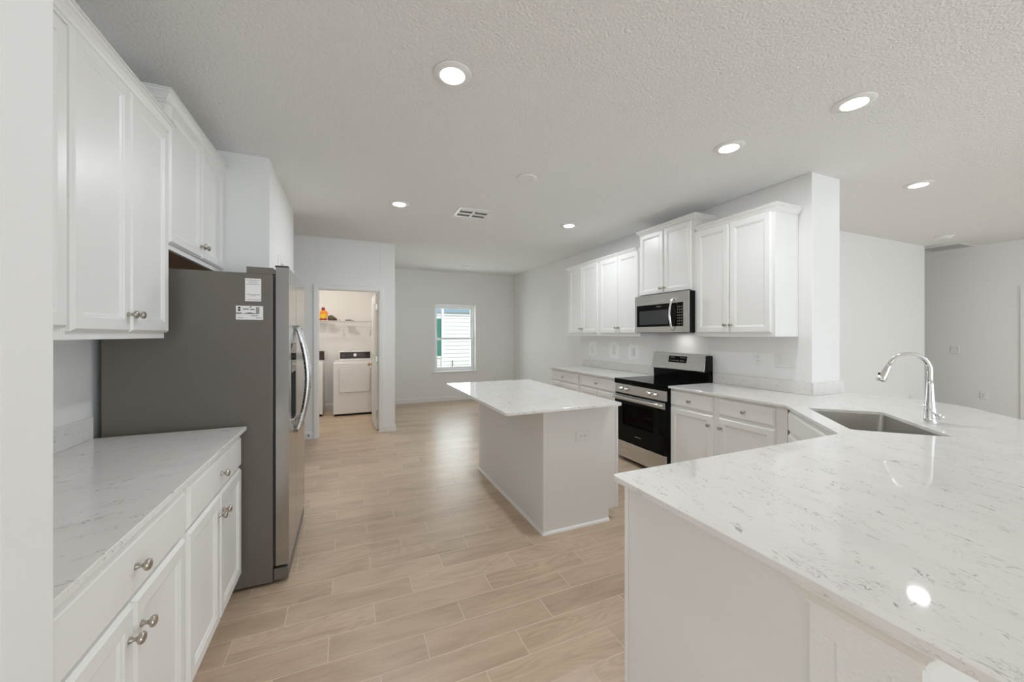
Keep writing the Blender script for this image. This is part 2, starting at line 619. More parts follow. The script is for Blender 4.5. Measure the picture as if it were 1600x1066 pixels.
bwall = MB().box(-3.6, 1.3, -5.6, -5.48, 0, CZ).box(6.9, 8.72, -5.6, -5.48, 0, CZ).box(1.3, 6.9, -5.6, -5.48, 2.45, CZ)
struct('wall_back', bwall, M_['wall'], 'living-room wall with the sliding glass doors', 'wall')
sw = MB().box(-3.6, -3.5, -5.479, -3.75, 0, CZ).box(-3.6, -3.5, -1.05, LY, 0, CZ)
sw.box(-3.6, -3.5, -3.75, -1.05, 0, CZ)
struct('wall_side', sw, M_['wall'], 'wall of the front room', 'wall')
# far-right door with its casing
tr = MB().box(8.704, 8.72, 1.995, 2.078, 0, 2.09).box(8.704, 8.72, 1.197, 1.28, 0, 2.09).box(8.704, 8.72, 1.28, 1.995, 2.012, 2.09)
struct('trim_4', tr, M_['trim'], 'white door casing at the extreme right', 'trim')
struct('door_3', MB().box(8.735, 8.77, 1.205, 2.07, 0.01, 2.02), M_['trim'], 'white door at the extreme right', 'door')

# baseboards
BP = [(0.0, 0.0), (0.014, 0.0), (0.014, 0.078), (0.010, 0.090), (0.004, 0.096), (0.0, 0.096)]


def baseboard(name, path, label):
    return struct(name, MB().sweep(path, BP), M_['trim'], label, 'baseboard')


baseboard('baseboard_far', [(0.65, YF), (XR, YF)], 'white baseboard along the far wall')
baseboard('baseboard_right', [(XR, YF - 0.016), (XR, 5.19)], 'white baseboard along the right wall beyond the cabinets')
baseboard('baseboard_laundry', [(OX1 + 0.072, LY), (0.634, LY), (0.634, YF - 0.02)], 'white baseboard wrapping the wall end right of the laundry doorway')
baseboard('baseboard_hall', [(-1.4, LY), (OX0 - 0.072, LY)], 'white baseboard left of the laundry doorway')
baseboard('baseboard_laundry_back', [(-1.28, YF), (0.515, YF)], 'white baseboard at the back of the laundry room')
baseboard('baseboard_living', [(3.9, 2.80), (8.0, 2.80)], 'white baseboard of the living-room wall')
baseboard('baseboard_recess', [(8.72, 4.9), (8.72, 2.08)], 'white baseboard of the far right wall')

# ------------------------------------------------------------------ window and what stands outside
win = thing('window_1', 'white single-hung window in the far wall', 'window', (0, 0, 0), kind='structure')
YW = YF + 0.10
fr = MB().box(WX0, WX0 + 0.045, YW, YW + 0.07, WZ0, WZ1).box(WX1 - 0.045, WX1, YW, YW + 0.07, WZ0, WZ1)
fr.box(WX0 + 0.045, WX1 - 0.045, YW, YW + 0.07, WZ1 - 0.045, WZ1).box(WX0 + 0.045, WX1 - 0.045, YW, YW + 0.07, WZ0, WZ0 + 0.05)
fr.build('window_frame', M_['vinyl'], win, bevel=0.004)
for (z0, z1, yo) in ((1.30, 2.005, 0.035), (0.682, 1.345, 0.008)):
    sa = MB()
    x0, x1, w = WX0 + 0.045, WX1 - 0.045, 0.032
    sa.box(x0, x0 + w, YW + yo, YW + yo + 0.026, z0, z1).box(x1 - w, x1, YW + yo, YW + yo + 0.026, z0, z1)
    sa.box(x0 + w, x1 - w, YW + yo, YW + yo + 0.026, z0, z0 + w).box(x0 + w, x1 - w, YW + yo, YW + yo + 0.026, z1 - w, z1)
    so = sa.build('sash', M_['vinyl'], win, bevel=0.003)
    MB().box(x0 + w, x1 - w, YW + yo + 0.011, YW + yo + 0.015, z0 + w, z1 - w).build('pane', M_['glass'], so)
MB().box(WX0 - 0.055, WX1 + 0.055, YF - 0.035, YF + 0.10, WZ0 - 0.03, WZ0 + 0.001).build('window_sill', M_['trim'], win, bevel=0.006, seg=2)

NY = 11.5
nh = thing('neighbour_house', 'white lap-sided house with a green window seen through the far window', 'house', (3.2, NY, 0))
sd = MB()
z = 0.0
while z < 2.05:
    sd.add([(-4, 0, z), (4, 0, z), (4, 0, z + 0.125), (-4, 0, z + 0.125), (-4, -0.014, z), (4, -0.014, z)],
           [(4, 5, 2, 3), (0, 1, 5, 4), (0, 4, 3), (1, 2, 5), (0, 3, 2, 1)])
    z += 0.12
sd.build('siding_wall', M_['siding'], nh)
MB().box(-4, 4, -0.03, 0.0, 2.00, 2.09).build('frieze_board', M_['siding'], nh)
MB().box(-4, 4, -0.07, 0.0, 2.09, 2.185).build('gutter', M_['gutter'], nh)
MB().box(-4, 4, -0.06, 0.0, 2.185, 2.36).build('fascia', M_['fascia'], nh)
MB().box(-4.2, 4.2, -0.08, 3.0, 2.36, 2.44).build('roof_eave', M_['siding'], nh)
MB().box(-0.60, -0.53, -0.085, 0.0, 0, 2.35).build('corner_trim', M_['siding'], nh)
nwf = MB().box(-1.52, -1.5, -0.03, -0.016, 0.70, 1.95).box(-1.5, -0.60, -0.03, -0.016, 0.70, 0.76).box(-1.5, -0.60, -0.03, -0.016, 1.90, 1.95)
no = nwf.build('window_frame', M_['vinyl'], nh)
MB().box(-1.5, -0.602, -0.020, -0.015, 0.76, 1.90).build('pane', M_['ngreen'], no)
MB().box(-0.26, -0.235, -0.05, -0.015, 0.36, 0.62).build('conduit', M_['ink'], nh)
struct('ground', MB().box(-6, 12, 8.25, 14, -0.25, -0.10), M_['soil'], 'grass strip outside the far window', 'ground')

# living-room sliding glass doors (behind the viewer)
sl = thing('window_2', 'sliding glass doors of the living room', 'window', (0, 0, 0), kind='structure')
fr = MB()
for i in range(5):
    x = 1.3 + i * 1.4
    fr.box(x - 0.04, x + 0.04, -5.58, -5.50, 0.0, 2.45)
fr.box(1.3, 6.9, -5.58, -5.50, 2.37, 2.45).box(1.3, 6.9, -5.58, -5.50, 0.0, 0.07)
fr.build('window_frame', M_['vinyl'], sl)


# ------------------------------------------------------------------ cabinets
def door_front(x0, x1, z0, z1, t=0.020):
    R = []
    for ins, y in ((0, 0), (0, -0.010), (0.003, -0.0125), (0.010, -t), (0.050, -t), (0.054, -t + 0.0035), (0.060, -t + 0.0045), (0.067, -t + 0.010)):
        R.append((x0 + ins, x1 - ins, z0 + ins, z1 - ins, y))
    return MB().rings(R)


def drawer_front(x0, x1, z0, z1, t=0.020):
    R = []
    for ins, y in ((0, 0), (0, -0.010), (0.003, -0.0125), (0.013, -t)):
        R.append((x0 + ins, x1 - ins, z0 + ins, z1 - ins, y))
    return MB().rings(R)


KNOB = [(0.0085, 0.0), (0.0085, -0.003), (0.0055, -0.008), (0.0048, -0.014), (0.008, -0.018), (0.0135, -0.021), (0.0158, -0.026), (0.0140, -0.031), (0.008, -0.034)]


def knob(parent, x, z, y=-0.020):
    mb = MB().lathe(KNOB, (x, y, z), 'y', 18)
    return mb.build('knob', M_['nickel'], parent)


CROWN = [(0.0, -0.060), (0.006, -0.060), (0.006, -0.050), (0.012, -0.046), (0.016, -0.036), (0.026, -0.022), (0.033, -0.016), (0.033, -0.008), (0.040, -0.006), (0.040, 0.0), (0.0, 0.0)]


def base_cabinet(label, loc, rotz, W, drawers, doors, D=0.605, body_top=0.892, zd=(0.732, 0.868), zo=(0.128, 0.712), filler=True, group='base cabinets'):
    """drawers: (x0,x1,[knob x]); doors: (x0,x1,knob side)"""
    t = thing('base_cabinet', label, 'cabinet', loc, rotz, group)
    MB().box(0, W, 0, D, 0.105, body_top).build('body', M_['cab'], t, bevel=0.001)
    MB().box(0.002, W - 0.002, 0.07, D, 0.0, 0.105).build('toe_kick', M_['cab'], t)
    for (x0, x1) in drawers:
        d = drawer_front(x0, x1, *zd).build('drawer', M_['cab'], t)
        knob(d, (x0 + x1) / 2, (zd[0] + zd[1]) / 2)
    for (x0, x1, side) in doors:
        d = door_front(x0, x1, *zo).build('door', M_['cab'], t)
        if side:
            knob(d, x1 - 0.030 if side > 0 else x0 + 0.030, zo[1] - 0.085)
    return t


def wall_cabinet(label, loc, rotz, W, z0, z1, doors, dz0, dz1, D=0.305, crown=None, under=False, group='upper cabinets', kz=0.072):
    t = thing('wall_cabinet', label, 'cabinet', loc, rotz, group)
    if under:
        MB().box(0, W, 0, D, z0 + 0.028, z1).box(0, W, 0, 0.02, z0, z0 + 0.028).box(0, 0.016, 0.02, D, z0, z0 + 0.028).box(W - 0.016, W, 0.02, D, z0, z0 + 0.028).build('body', M_['cab'], t)
        MB().box(0.017, W - 0.017, 0.021, D - 0.002, z0 + 0.020, z0 + 0.0275).build('bottom_panel', M_['under'], t, label='bare brown wood underside')
    else:
        MB().box(0, W, 0, D, z0, z1).build('body', M_['cab'], t, bevel=0.001)
    for (x0, x1, side) in doors:
        d = door_front(x0, x1, dz0, dz1).build('door', M_['cab'], t)
        if side:
            knob(d, x1 - 0.027 if side > 0 else x0 + 0.027, dz0 + kz)
    if crown:
        path, ztop = crown
        MB().sweep(path, [(o, ztop + zz) for o, zz in CROWN]).build('crown_moulding', M_['cab'], t)
    return t


# left run: front frame plane X=-0.547 (doors reach -0.527), facing +X
FXL = -0.547
base_cabinet('white two-door base cabinet against the near wall end, left counter', (FXL, 0.986, 0), PI / 2, 0.724,
             [(0.006, 0.710)], [(0.006, 0.355, 1), (0.360, 0.710, -1)], D=0.598, zd=(0.708, 0.866), zo=(0.124, 0.696))
base_cabinet('white two-door base cabinet beside the refrigerator', (FXL, 1.711, 0), PI / 2, 0.762,
             [(0.016, 0.748)], [(0.016, 0.380, 1), (0.384, 0.748, -1)], D=0.598, zd=(0.708, 0.866), zo=(0.124, 0.696))
# left countertop
ct = tag(MB().box(XL + 0.001, -0.508, 0.985, 2.476, 0.8935, 0.914).build('countertop', M_['quartz_l'], None, bevel=0.002), 'white speckled quartz countertop on the left base cabinets', 'countertop', 'quartz countertops')
MB().box(XL + 0.001, XL + 0.021, 0.985, 2.476, 0.9145, 1.016).build('backsplash', M_['quartz_l'], ct, bevel=0.001)

# left uppers: front frame plane X=-0.841
FXU = -0.841
wall_cabinet('tall white two-door wall cabinet left of the refrigerator', (FXU, 1.690, 0), PI / 2, 0.731, 1.396, 2.44,
             [(0.012, 0.371, 1), (0.376, 0.733, -1)], 1.424, 2.425, crown=([(-0.698, 0.0), (0.731, 0.0), (0.731, 0.30)], 2.478))
wall_cabinet('mostly hidden white wall cabinet at the left edge, against the near wall', (FXU, 0.990, 0), PI / 2, 0.698, 1.396, 2.44,
             [(0.02, 0.345, 1), (0.350, 0.688, -1)], 1.434, 2.40)
wall_cabinet('short white two-door wall cabinet above the refrigerator', (-0.845, 2.440, 0), PI / 2, 0.934, 1.852, 2.60,
             [(0.014, 0.464, 1), (0.470, 0.924, -1)], 1.880, 2.585, D=0.30, crown=([(0.0, 0.29), (0.0, 0.0), (0.934, 0.0)], 2.640), under=True)

# right run, left of the range: frame plane X=2.899 (doors reach 2.879), facing -X
FXR = 2.899
base_cabinet('white base cabinet at the far end of the range wall', (FXR, 5.160, 0), -PI / 2, 0.786,
             [(0.010, 0.756)], [(0.010, 0.381, 1), (0.386, 0.756, -1)], D=0.595)
base_cabinet('white base cabinet immediately left of the range', (FXR, 4.373, 0), -PI / 2, 0.803,
             [(0.028, 0.777)], [(0.028, 0.402, 1), (0.408, 0.777, -1)], D=0.595)
base_cabinet('white base cabinet with two drawers immediately right of the range', (FXR, 2.796, 0), -PI / 2, 1.075,
             [(0.008, 0.476), (0.531, 0.995)], [(0.008, 0.476, 1), (0.531, 0.995, -1)], D=0.595)
ct = tag(MB().box(2.860, XR - 0.001, 3.571, 5.175, 0.8935, 0.914).build('countertop', M_['quartz'], None, bevel=0.002), 'white quartz countertop left of the range with a low backsplash', 'countertop', 'quartz countertops')
MB().box(XR - 0.021, XR - 0.001, 3.571, 5.170, 0.9145, 1.016).build('backsplash', M_['quartz'], ct, bevel=0.001)

# right uppers: frame plane X=3.190
FXV = 3.190
wall_cabinet('farthest white wall cabinet on the range wall', (FXV, 5.146, 0), -PI / 2, 0.812, 1.396, 2.44,
             [(0.050, 0.392, 1), (0.398, 0.780, -1)], 1.430, 2.415, D=0.303, crown=([(0, 0.302), (0, 0), (0.812, 0)], 2.462))
wall_cabinet('white wall cabinet just left of the microwave', (FXV, 4.333, 0), -PI / 2, 0.788, 1.396, 2.44,
             [(0.018, 0.397, 1), (0.403, 0.772, -1)], 1.430, 2.415, D=0.303, crown=([(0, 0), (0.742, 0)], 2.462))
wall_cabinet('raised white wall cabinet above the microwave', (FXV, 3.544, 0), -PI / 2, 0.768, 1.856, 2.60,
             [(0.010, 0.374, 1), (0.380, 0.744, -1)], 1.866, 2.575, D=0.303, crown=([(0, 0.302), (0, 0), (0.768, 0), (0.768, 0.302)], 2.628), kz=0.06)
wall_cabinet('white wall cabinet nearest the wall end, right of the microwave', (FXV, 2.775, 0), -PI / 2, 0.787, 1.396, 2.44,
             [(0.034, 0.386, 1), (0.392, 0.762, -1)], 1.430, 2.425, D=0.303, crown=([(0.042, 0), (0.787, 0), (0.787, 0.302)], 2.482))

# corner sink cabinet on the diagonal and the peninsula
t = thing('sink_cabinet', 'white diagonal corner cabinet under the sink', 'cabinet', (2.886, 1.700, 0), math.radians(-135))
MB().box(0.004, 0.850, 0.0, 0.022, 0.105, 0.892).build('body', M_['cab'], t)
MB().box(0.02, 0.83, 0.09, 0.10, 0.0, 0.105).build('toe_kick', M_['cab'], t)
drawer_front(0.030, 0.810, 0.732, 0.868).build('drawer', M_['cab'], t)
for a, b, s_ in ((0.030, 0.417, 1), (0.423, 0.810, -1)):
    d = door_front(a, b, 0.128, 0.712).build('door', M_['cab'], t)
    knob(d, b - 0.03 if s_ > 0 else a + 0.03, 0.627)

pn = thing('peninsula_cabinet', 'white plain end panel and cabinet under the peninsula counter', 'cabinet', (2.270, 1.085, 0), PI)
MB().box(0.0, 1.320, 0.0, 0.585, 0.105, 0.892).build('body', M_['cab'], pn)
MB().box(0.0, 1.320, 0.07, 0.585, 0.0, 0.105).build('toe_kick', M_['cab'], pn)
MB().prism([(-0.004, 0.10), (-0.004, 0.892), (0.586, 0.892), (0.586, 0.0), (0.07, 0.0), (0.07, 0.10)], 1.3205, 1.342, 'x').build('end_panel', M_['panel'], pn)
MB().box(1.3205, 1.346, -0.022, -0.0045, 0.10, 0.892).build('edge_strip', M_['trim'], pn)
for a, b in ((0.02, 0.43), (0.44, 0.86), (0.87, 1.29)):
    d = drawer_front(a, b, 0.732, 0.868).build('drawer', M_['cab'], pn)
    knob(d, (a + b) / 2, 0.80)
    d = door_front(a, b, 0.128, 0.712).build('door', M_['cab'], pn)
    knob(d, b - 0.03, 0.627)

# half wall carrying the bar with its panelled end post and capital
bar = MB().prism([(0.935, 0.330), (2.82, 0.330), (3.70, 1.25), (3.70, 1.80), (3.56, 1.80), (3.56, 1.31), (2.75, 0.485), (0.935, 0.485)], 0.0, 0.892)
struct('wall_bar', bar, M_['wall'], 'white half wall under the bar side of the peninsula', 'wall')
post = MB().box(0.922, 0.934, 0.322, 0.497, 0, 0.892)
post.box(0.912, 0.922, 0.322, 0.362, 0, 0.892).box(0.912, 0.922, 0.452, 0.497, 0, 0.892).box(0.912, 0.922, 0.362, 0.452, 0.785, 0.892)
post.box(0.912, 0.922, 0.362, 0.452, 0, 0.13)
struct('trim_5', post, M_['post'], 'white textured panelled end post of the peninsula', 'trim')
cap = MB().sweep([(0.98, 0.4975), (0.9115, 0.4975), (0.9115, 0.3215), (0.98, 0.3215)],
                 [(0.0, 0.838), (0.005, 0.838), (0.005, 0.846), (0.008, 0.850), (0.013, 0.862), (0.020, 0.872), (0.023, 0.876), (0.023, 0.8925), (0.0, 0.8925)][::-1])
struct('trim_6', cap, M_['trim'], 'white crown moulding on the peninsula end post', 'trim')

# the long countertop: right of the range, round the sink corner and out along the peninsula
u, v = Vector((-math.sqrt(.5), -math.sqrt(.5))), Vector((math.sqrt(.5), -math.sqrt(.5)))
DO = Vector((2.86, 1.716))


def dg(a, b):
    p = DO + u * a + v * b
    return (p.x, p.y)


def rrect(a0, a1, b0, b1, r, n=5):
    pts = []
    for (ca, cb, st) in ((a1 - r, b1 - r, 0), (a0 + r, b1 - r, 90), (a0 + r, b0 + r, 180), (a1 - r, b0 + r, 270)):
        for k in range(n + 1):
            an = math.radians(st + 90 * k / n)
            pts.append((ca + r * math.cos(an), cb + r * math.sin(an)))
    return pts


SA0, SA1, SB0, SB1 = 0.072, 0.720, 0.111, 0.512
outer = [(0.882, 1.108), (0.870, 1.103), (0.866, 1.090), (0.866, -0.03), (2.77, -0.03), (3.58, 0.805), (3.783, 1.015), (3.90, 1.125), (3.951, 1.205), (4.00, 1.32), (4.022, 1.42), (4.026, 1.50),
         (4.005, 1.60), (3.935, 1.8835), (XR - 0.001, 1.8835), (XR - 0.001, 2.794), (2.86, 2.794), (2.86, 1.716), (2.275, 1.108)]
hole = [dg(a, b) for a, b in rrect(SA0, SA1, SB0, SB1, 0.022)]
ct = MB().prism(outer, 0.8935, 0.914, 'z', [hole]).build('countertop', M_['quartz'], None, bevel=0.0018)
tag(ct, 'large white quartz countertop of the peninsula with the sink cut-out', 'countertop', 'quartz countertops')
MB().box(XR - 0.021, XR - 0.0015, 1.8835, 2.794, 0.9145, 1.016).build('backsplash', M_['quartz'], ct, bevel=0.001)
MB().box(XR - 0.021, 3.905, 1.8635, 1.8832, 0.9145, 1.016).build('backsplash', M_['quartz'], ct, bevel=0.001)

# sink
sk = thing('kitchen_sink', 'undermount stainless steel sink in the peninsula counter', 'sink', (0, 0, 0))
zt, zb, g = 0.8930, 0.69, 0.006
A = [dg(a, b) for a, b in rrect(SA0 - 0.03, SA1 + 0.03, SB0 - 0.03, SB1 + 0.03, 0.05)]
Bq = [dg(a, b) for a, b in rrect(SA0 - 0.004, SA1 + 0.004, SB0 - 0.004, SB1 + 0.004, 0.025)]
Cq = [dg(a, b) for a, b in rrect(SA0 + 0.012, SA1 - 0.012, SB0 + 0.012, SB1 - 0.012, 0.03)]
Dq = [dg(a, b) for a, b in rrect(SA0 + 0.03, SA1 - 0.03, SB0 + 0.03, SB1 - 0.03, 0.03)]
n = len(A)
vs = [(*p, zt) for p in A] + [(*p, zt) for p in Bq] + [(*p, zb + 0.02) for p in Cq] + [(*p, zb) for p in Dq]
fs = []
for k in range(3):
    for i in range(n):
        j = (i + 1) % n
        fs.append((k * n + i, k * n + j, (k + 1) * n + j, (k + 1) * n + i))
fs.append(tuple(3 * n + i for i in range(n)))
MB().add(vs, fs).build('basin', M_['sinksteel'], sk)
cc = dg((SA0 + SA1) / 2, (SB0 + SB1) / 2)
MB().lathe([(0.045, zb + 0.0005), (0.045, zb + 0.004), (0.036, zb + 0.005), (0.032, zb + 0.002)], (cc[0], cc[1], 0), 'z', 24).build('drain', M_['chrome'], sk)

# faucet: local +x points over the sink
fa = thing('kitchen_faucet', 'polished chrome pull-down gooseneck faucet behind the sink', 'faucet', (3.022, 1.036, 0.9142), math.radians(135))
MB().lathe([(0.030, 0), (0.030, 0.006), (0.0265, 0.010), (0.026, 0.045), (0.0245, 0.075), (0.022, 0.10), (0.0175, 0.165), (0.0148, 0.215), (0.0138, 0.228), (0.013, 0.232)], n=28).build('body', M_['chrome'], fa)
path = [(0, 0, 0.2325)]
for k in range(0, 4):
    path.append((0, 0, 0.245 + 0.015 * k))
R_ = 0.0915
for k in range(0, 17):
    a = PI * k / 16 * 0.905
    path.append((R_ - R_ * math.cos(a), 0, 0.2966 + R_ * math.sin(a)))
MB().tube(path, 0.0128, 16).build('spout', M_['chrome'], fa)
p = Vector(path[-1])
dr = (Vector(path[-1]) - Vector(path[-2])).normalized()
sp = [p + dr * q for q in (0.0005, 0.012, 0.045, 0.085, 0.104, 0.106)]
so = MB().tube(sp, [0.0133, 0.0140, 0.0175, 0.0225, 0.0235, 0.018], 18).build('spray_head', M_['chrome'], fa)
q = p + dr * 0.070 + Vector((0.0195, 0, 0.009))
MB().box(q.x - 0.004, q.x + 0.003, -0.006, 0.006, q.z - 0.014, q.z + 0.010).build('button', M_['gasket'], so, bevel=0.003)
# side lever: ball hub on the camera-right side with a thin rod rising to the left
R135 = math.radians(-135)


def loc135(dx, dy, dz):
    return (dx * math.cos(R135) - dy * math.sin(R135), dx * math.sin(R135) + dy * math.cos(R135), dz)


def side(r, t, z_):
    """r metres across the sight line, t metres towards the viewer"""
    return loc135(0.324 * r - 0.946 * t, -0.946 * r - 0.324 * t, z_)


hub = side(0.041, 0.004, 0.041)
hb = MB().tube([side(0.014, 0.0, 0.040), side(0.036, 0.003, 0.041)], 0.012, 14)
hb.lathe([(0.002, -0.0150), (0.008, -0.0125), (0.013, -0.007), (0.0150, 0), (0.013, 0.007), (0.008, 0.0125), (0.002, 0.0150)], hub, 'z', 18)
lv = hb.build('lever_hub', M_['chrome'], fa)
MB().tube([side(0.038, 0.016, 0.046), side(0.006, 0.036, 0.074), side(-0.029, 0.034, 0.106)], [0.0052, 0.0044, 0.004], 10).build('lever', M_['chrome'], lv)

# ------------------------------------------------------------------ island
isl = thing('kitchen_island', 'white kitchen island with plain panels standing in the middle of the floor', 'kitchen island', (1.267, 2.370, 0))
IW, IL = 0.644, 1.452
MB().box(0.021, IW - 0.022, 0.021, IL - 0.021, 0.10, 0.892).build('body', M_['cab'], isl)
MB().box(0.10, IW - 0.085, 0.021, IL - 0.021, 0.0, 0.10).build('toe_kick', M_['cab'], isl)
notch = [(0.0, 0.0), (IW - 0.085, 0.0), (IW - 0.085, 0.088), (IW, 0.088), (IW, 0.892), (0.0, 0.892)]
MB().prism(notch, 0.0, 0.020, 'y').build('end_panel', M_['panel'], isl, bevel=0.001)
MB().prism(notch, IL - 0.020, IL, 'y').build('end_panel', M_['panel'], isl, bevel=0.001)
MB().box(0.0, 0.020, 0.0205, IL - 0.0205, 0.0, 0.892).build('back_panel', M_['panel'], isl)
SHOE = [(0.0, 0.0), (0.016, 0.0), (0.015, 0.008), (0.011, 0.014), (0.004, 0.018), (0.0, 0.019)]
MB().sweep([(0.0, IL), (0.0, 0.0), (IW - 0.085, 0.0)], SHOE[::-1]).build('base_shoe', M_['trim'], isl)
MB().box(-0.004, 0.016, -0.004, -0.0005, 0.02, 0.892).box(-0.004, -0.0005, -0.0005, 0.016, 0.02, 0.892).build('corner_strip', M_['trim'], isl)
MB().box(IW - 0.018, IW + 0.001, -0.004, -0.0005, 0.088, 0.892).build('edge_strip', M_['trim'], isl)
for a, b in ((0.03, 0.49), (0.496, 0.956), (0.962, 1.422)):
    for mk, z0, z1 in ((drawer_front, 0.732, 0.868), (door_front, 0.128, 0.712)):
        mb = mk(a, b, z0, z1)
        mb.v = [(IW - 0.022 - y, x, zz) for (x, y, zz) in mb.v]
        d = mb.build('drawer' if mk is drawer_front else 'door', M_['cab'], isl)
        kb = MB().lathe([(r, -tt) for r, tt in KNOB], (IW - 0.002, (a + b) / 2 if mk is drawer_front else b - 0.03, 0.80 if mk is drawer_front else 0.627), 'x', 14)
        kb.build('knob', M_['nickel'], d)


def rounded(x0, x1, y0, y1, r, n=4):
    pts = []
    for (cx, cy, st) in ((x1 - r, y1 - r, 0), (x0 + r, y1 - r, 90), (x0 + r, y0 + r, 180), (x1 - r, y0 + r, 270)):
        for k in range(n + 1):
            an = math.radians(st + 90 * k / n)
            pts.append((cx + r * math.cos(an), cy + r * math.sin(an)))
    return pts


tag(MB().prism(rounded(0.921, 1.848, 2.232, 3.735 + 0.10, 0.025), 0.8935, 0.914).build('countertop', M_['quartz'], None, bevel=0.002), 'white quartz countertop of the kitchen island', 'countertop', 'quartz countertops')

# ------------------------------------------------------------------ refrigerator (faces +X)
rf = thing('refrigerator', 'grey side-by-side refrigerator with steel doors, between left counter and pantry wall', 'refrigerator', (-0.390, 2.500, 0), PI / 2)
FW = 0.845
MB().box(0, FW, 0.0, 0.720, 0.018, 1.755).build('body', M_['fridge_side'], rf, bevel=0.004, seg=2)
MB().box(0.012, FW - 0.012, -0.014, -0.0005, 0.10, 1.745).build('gasket', M_['gasket'], rf)
fd = MB()
DX0, DX1, DZ0, DZ1 = 0.095, 0.318, 0.90, 1.36
fd.box(0, DX0, -0.079, -0.0145, 0.105, 1.795).box(DX1, 0.327, -0.079, -0.0145, 0.105, 1.795)
fd.box(DX0, DX1, -0.079, -0.0145, DZ1, 1.795).box(DX0, DX1, -0.079, -0.0145, 0.105, DZ0).box(DX0, DX1, -0.030, -0.0145, DZ0, DZ1)
d1 = fd.build('freezer_door', M_['slate'], rf)
dp = MB().box(DX0 + 0.002, DX1 - 0.002, -0.080, -0.032, 1.185, DZ1 - 0.002)
dp.build('dispenser_panel', M_['blackglass'], d1)
MB().box(DX0 + 0.002, DX1 - 0.002, -0.034, -0.031, DZ0 + 0.012, 1.184).box(DX0 + 0.001, DX0 + 0.006, -0.078, -0.034, DZ0 + 0.012, 1.184).box(DX1 - 0.006, DX1 - 0.001, -0.078, -0.034, DZ0 + 0.012, 1.184).build('dispenser_recess', M_['gasket'], d1)
MB().box(DX0 + 0.01, DX1 - 0.01, -0.092, -0.035, DZ0 + 0.001, DZ0 + 0.011).build('drip_tray', M_['steel'], d1)
d2_ = MB().box(0.333, FW, -0.079, -0.0145, 0.105, 1.795).build('refrigerator_door', M_['slate'], rf, bevel=0.006, seg=2)
for x, dd in ((0.288, d1), (0.372, d2_)):
    path = [(x, -0.080, 1.462)]
    for k in range(0, 15):
        s_ = k / 14
        path.append((x, -0.098 - 0.050 * math.sin(PI * s_), 1.448 - s_ * 0.64))
    path.append((x, -0.080, 0.796))
    MB().tube(path, 0.0115, 12, flat=1.35).build('handle', M_['steel'], dd)
MB().prism([(0.125, 1.7555), (0.125, 1.790), (0.0, 1.790), (-0.012, 1.780), (-0.012, 1.7555)], 0.004, 0.075, 'x').build('hinge_cover', M_['fridge_side'], rf)
MB().prism([(0.125, 1.7555), (0.125, 1.790), (0.0, 1.790), (-0.012, 1.780), (-0.012, 1.7555)], FW - 0.075, FW - 0.004, 'x').build('hinge_cover', M_['fridge_side'], rf)
MB().box(0.01, 0.06, -0.075, -0.010, 1.7965, 1.806).build('hinge', M_['gasket'], rf)
MB().box(0.004, FW - 0.004, -0.076, -0.002, 0.020, 0.086).build('kick_grille', M_['fridge_side'], rf, bevel=0.004)
for fx_, fy_ in ((0.06, 0.06), (0.78, 0.06), (0.06, 0.66), (0.78, 0.66)):
    MB().lathe([(0.016, 0.0), (0.016, 0.0175)], (fx_, fy_, 0), 'z', 12).build('foot', M_['gasket'], rf)

# papers taped on the refrigerator side (plane Y=2.5)
nt = tag(MB().box(-0.520, -0.445, 2.4975, 2.4993, 1.598, 1.724).build('notice', M_['paper'], None), 'upright white printed notice taped high on the refrigerator side', 'notice', 'papers on the refrigerator')
ln = MB()
for (x0, x1, zc) in ((-0.514, -0.452, 1.714), (-0.504, -0.462, 1.704), (-0.513, -0.452, 1.692), (-0.513, -0.449, 1.635), (-0.494, -0.470, 1.628), (-0.511, -0.449, 1.607)):
    x = x0
    while x < x1:
        w = random.uniform(0.004, 0.010)
        ln.box(x, min(x + w, x1), 2.4969, 2.4974, zc - 0.0018, zc + 0.0018)
        x += w + 0.002
ln.build('lettering', M_['ink'], nt)
pc = tag(MB().box(-0.562, -0.436, 2.4975, 2.4993, 1.496, 1.572).build('picture_card', M_['paper'], None), 'wide white card with a kitchen picture, taped below the upright notice', 'card', 'papers on the refrigerator')
for (x0, x1, z0, z1, m_) in ((-0.552, -0.541, 1.556, 1.566, 'ink2'), (-0.552, -0.541, 1.543, 1.553, 'ink2'), (-0.562, -0.535, 1.528, 1.533, 'ink2'), (-0.496, -0.476, 1.550, 1.555, 'ink2'), (-0.499, -0.489, 1.562, 1.570, 'ink'),
                             (-0.470, -0.453, 1.529, 1.566, 'ink'), (-0.530, -0.502, 1.550, 1.558, 'ink')):
    MB().box(x0, x1, 2.4970, 2.4974, z0, z1).build('picture_block', M_[m_], pc)
MB().prism([(-0.535, 1.528), (-0.500, 1.536), (-0.455, 1.528)], 2.4970, 2.4974, 'y').build('picture_rug', M_['ink3'], pc)
MB().box(-0.494, -0.458, 2.4970, 2.4974, 1.516, 1.520).box(-0.552, -0.530, 2.4970, 2.4974, 1.505, 1.508).box(-0.470, -0.442, 2.4970, 2.4974, 1.505, 1.508).build('lettering', M_['ink'], pc)

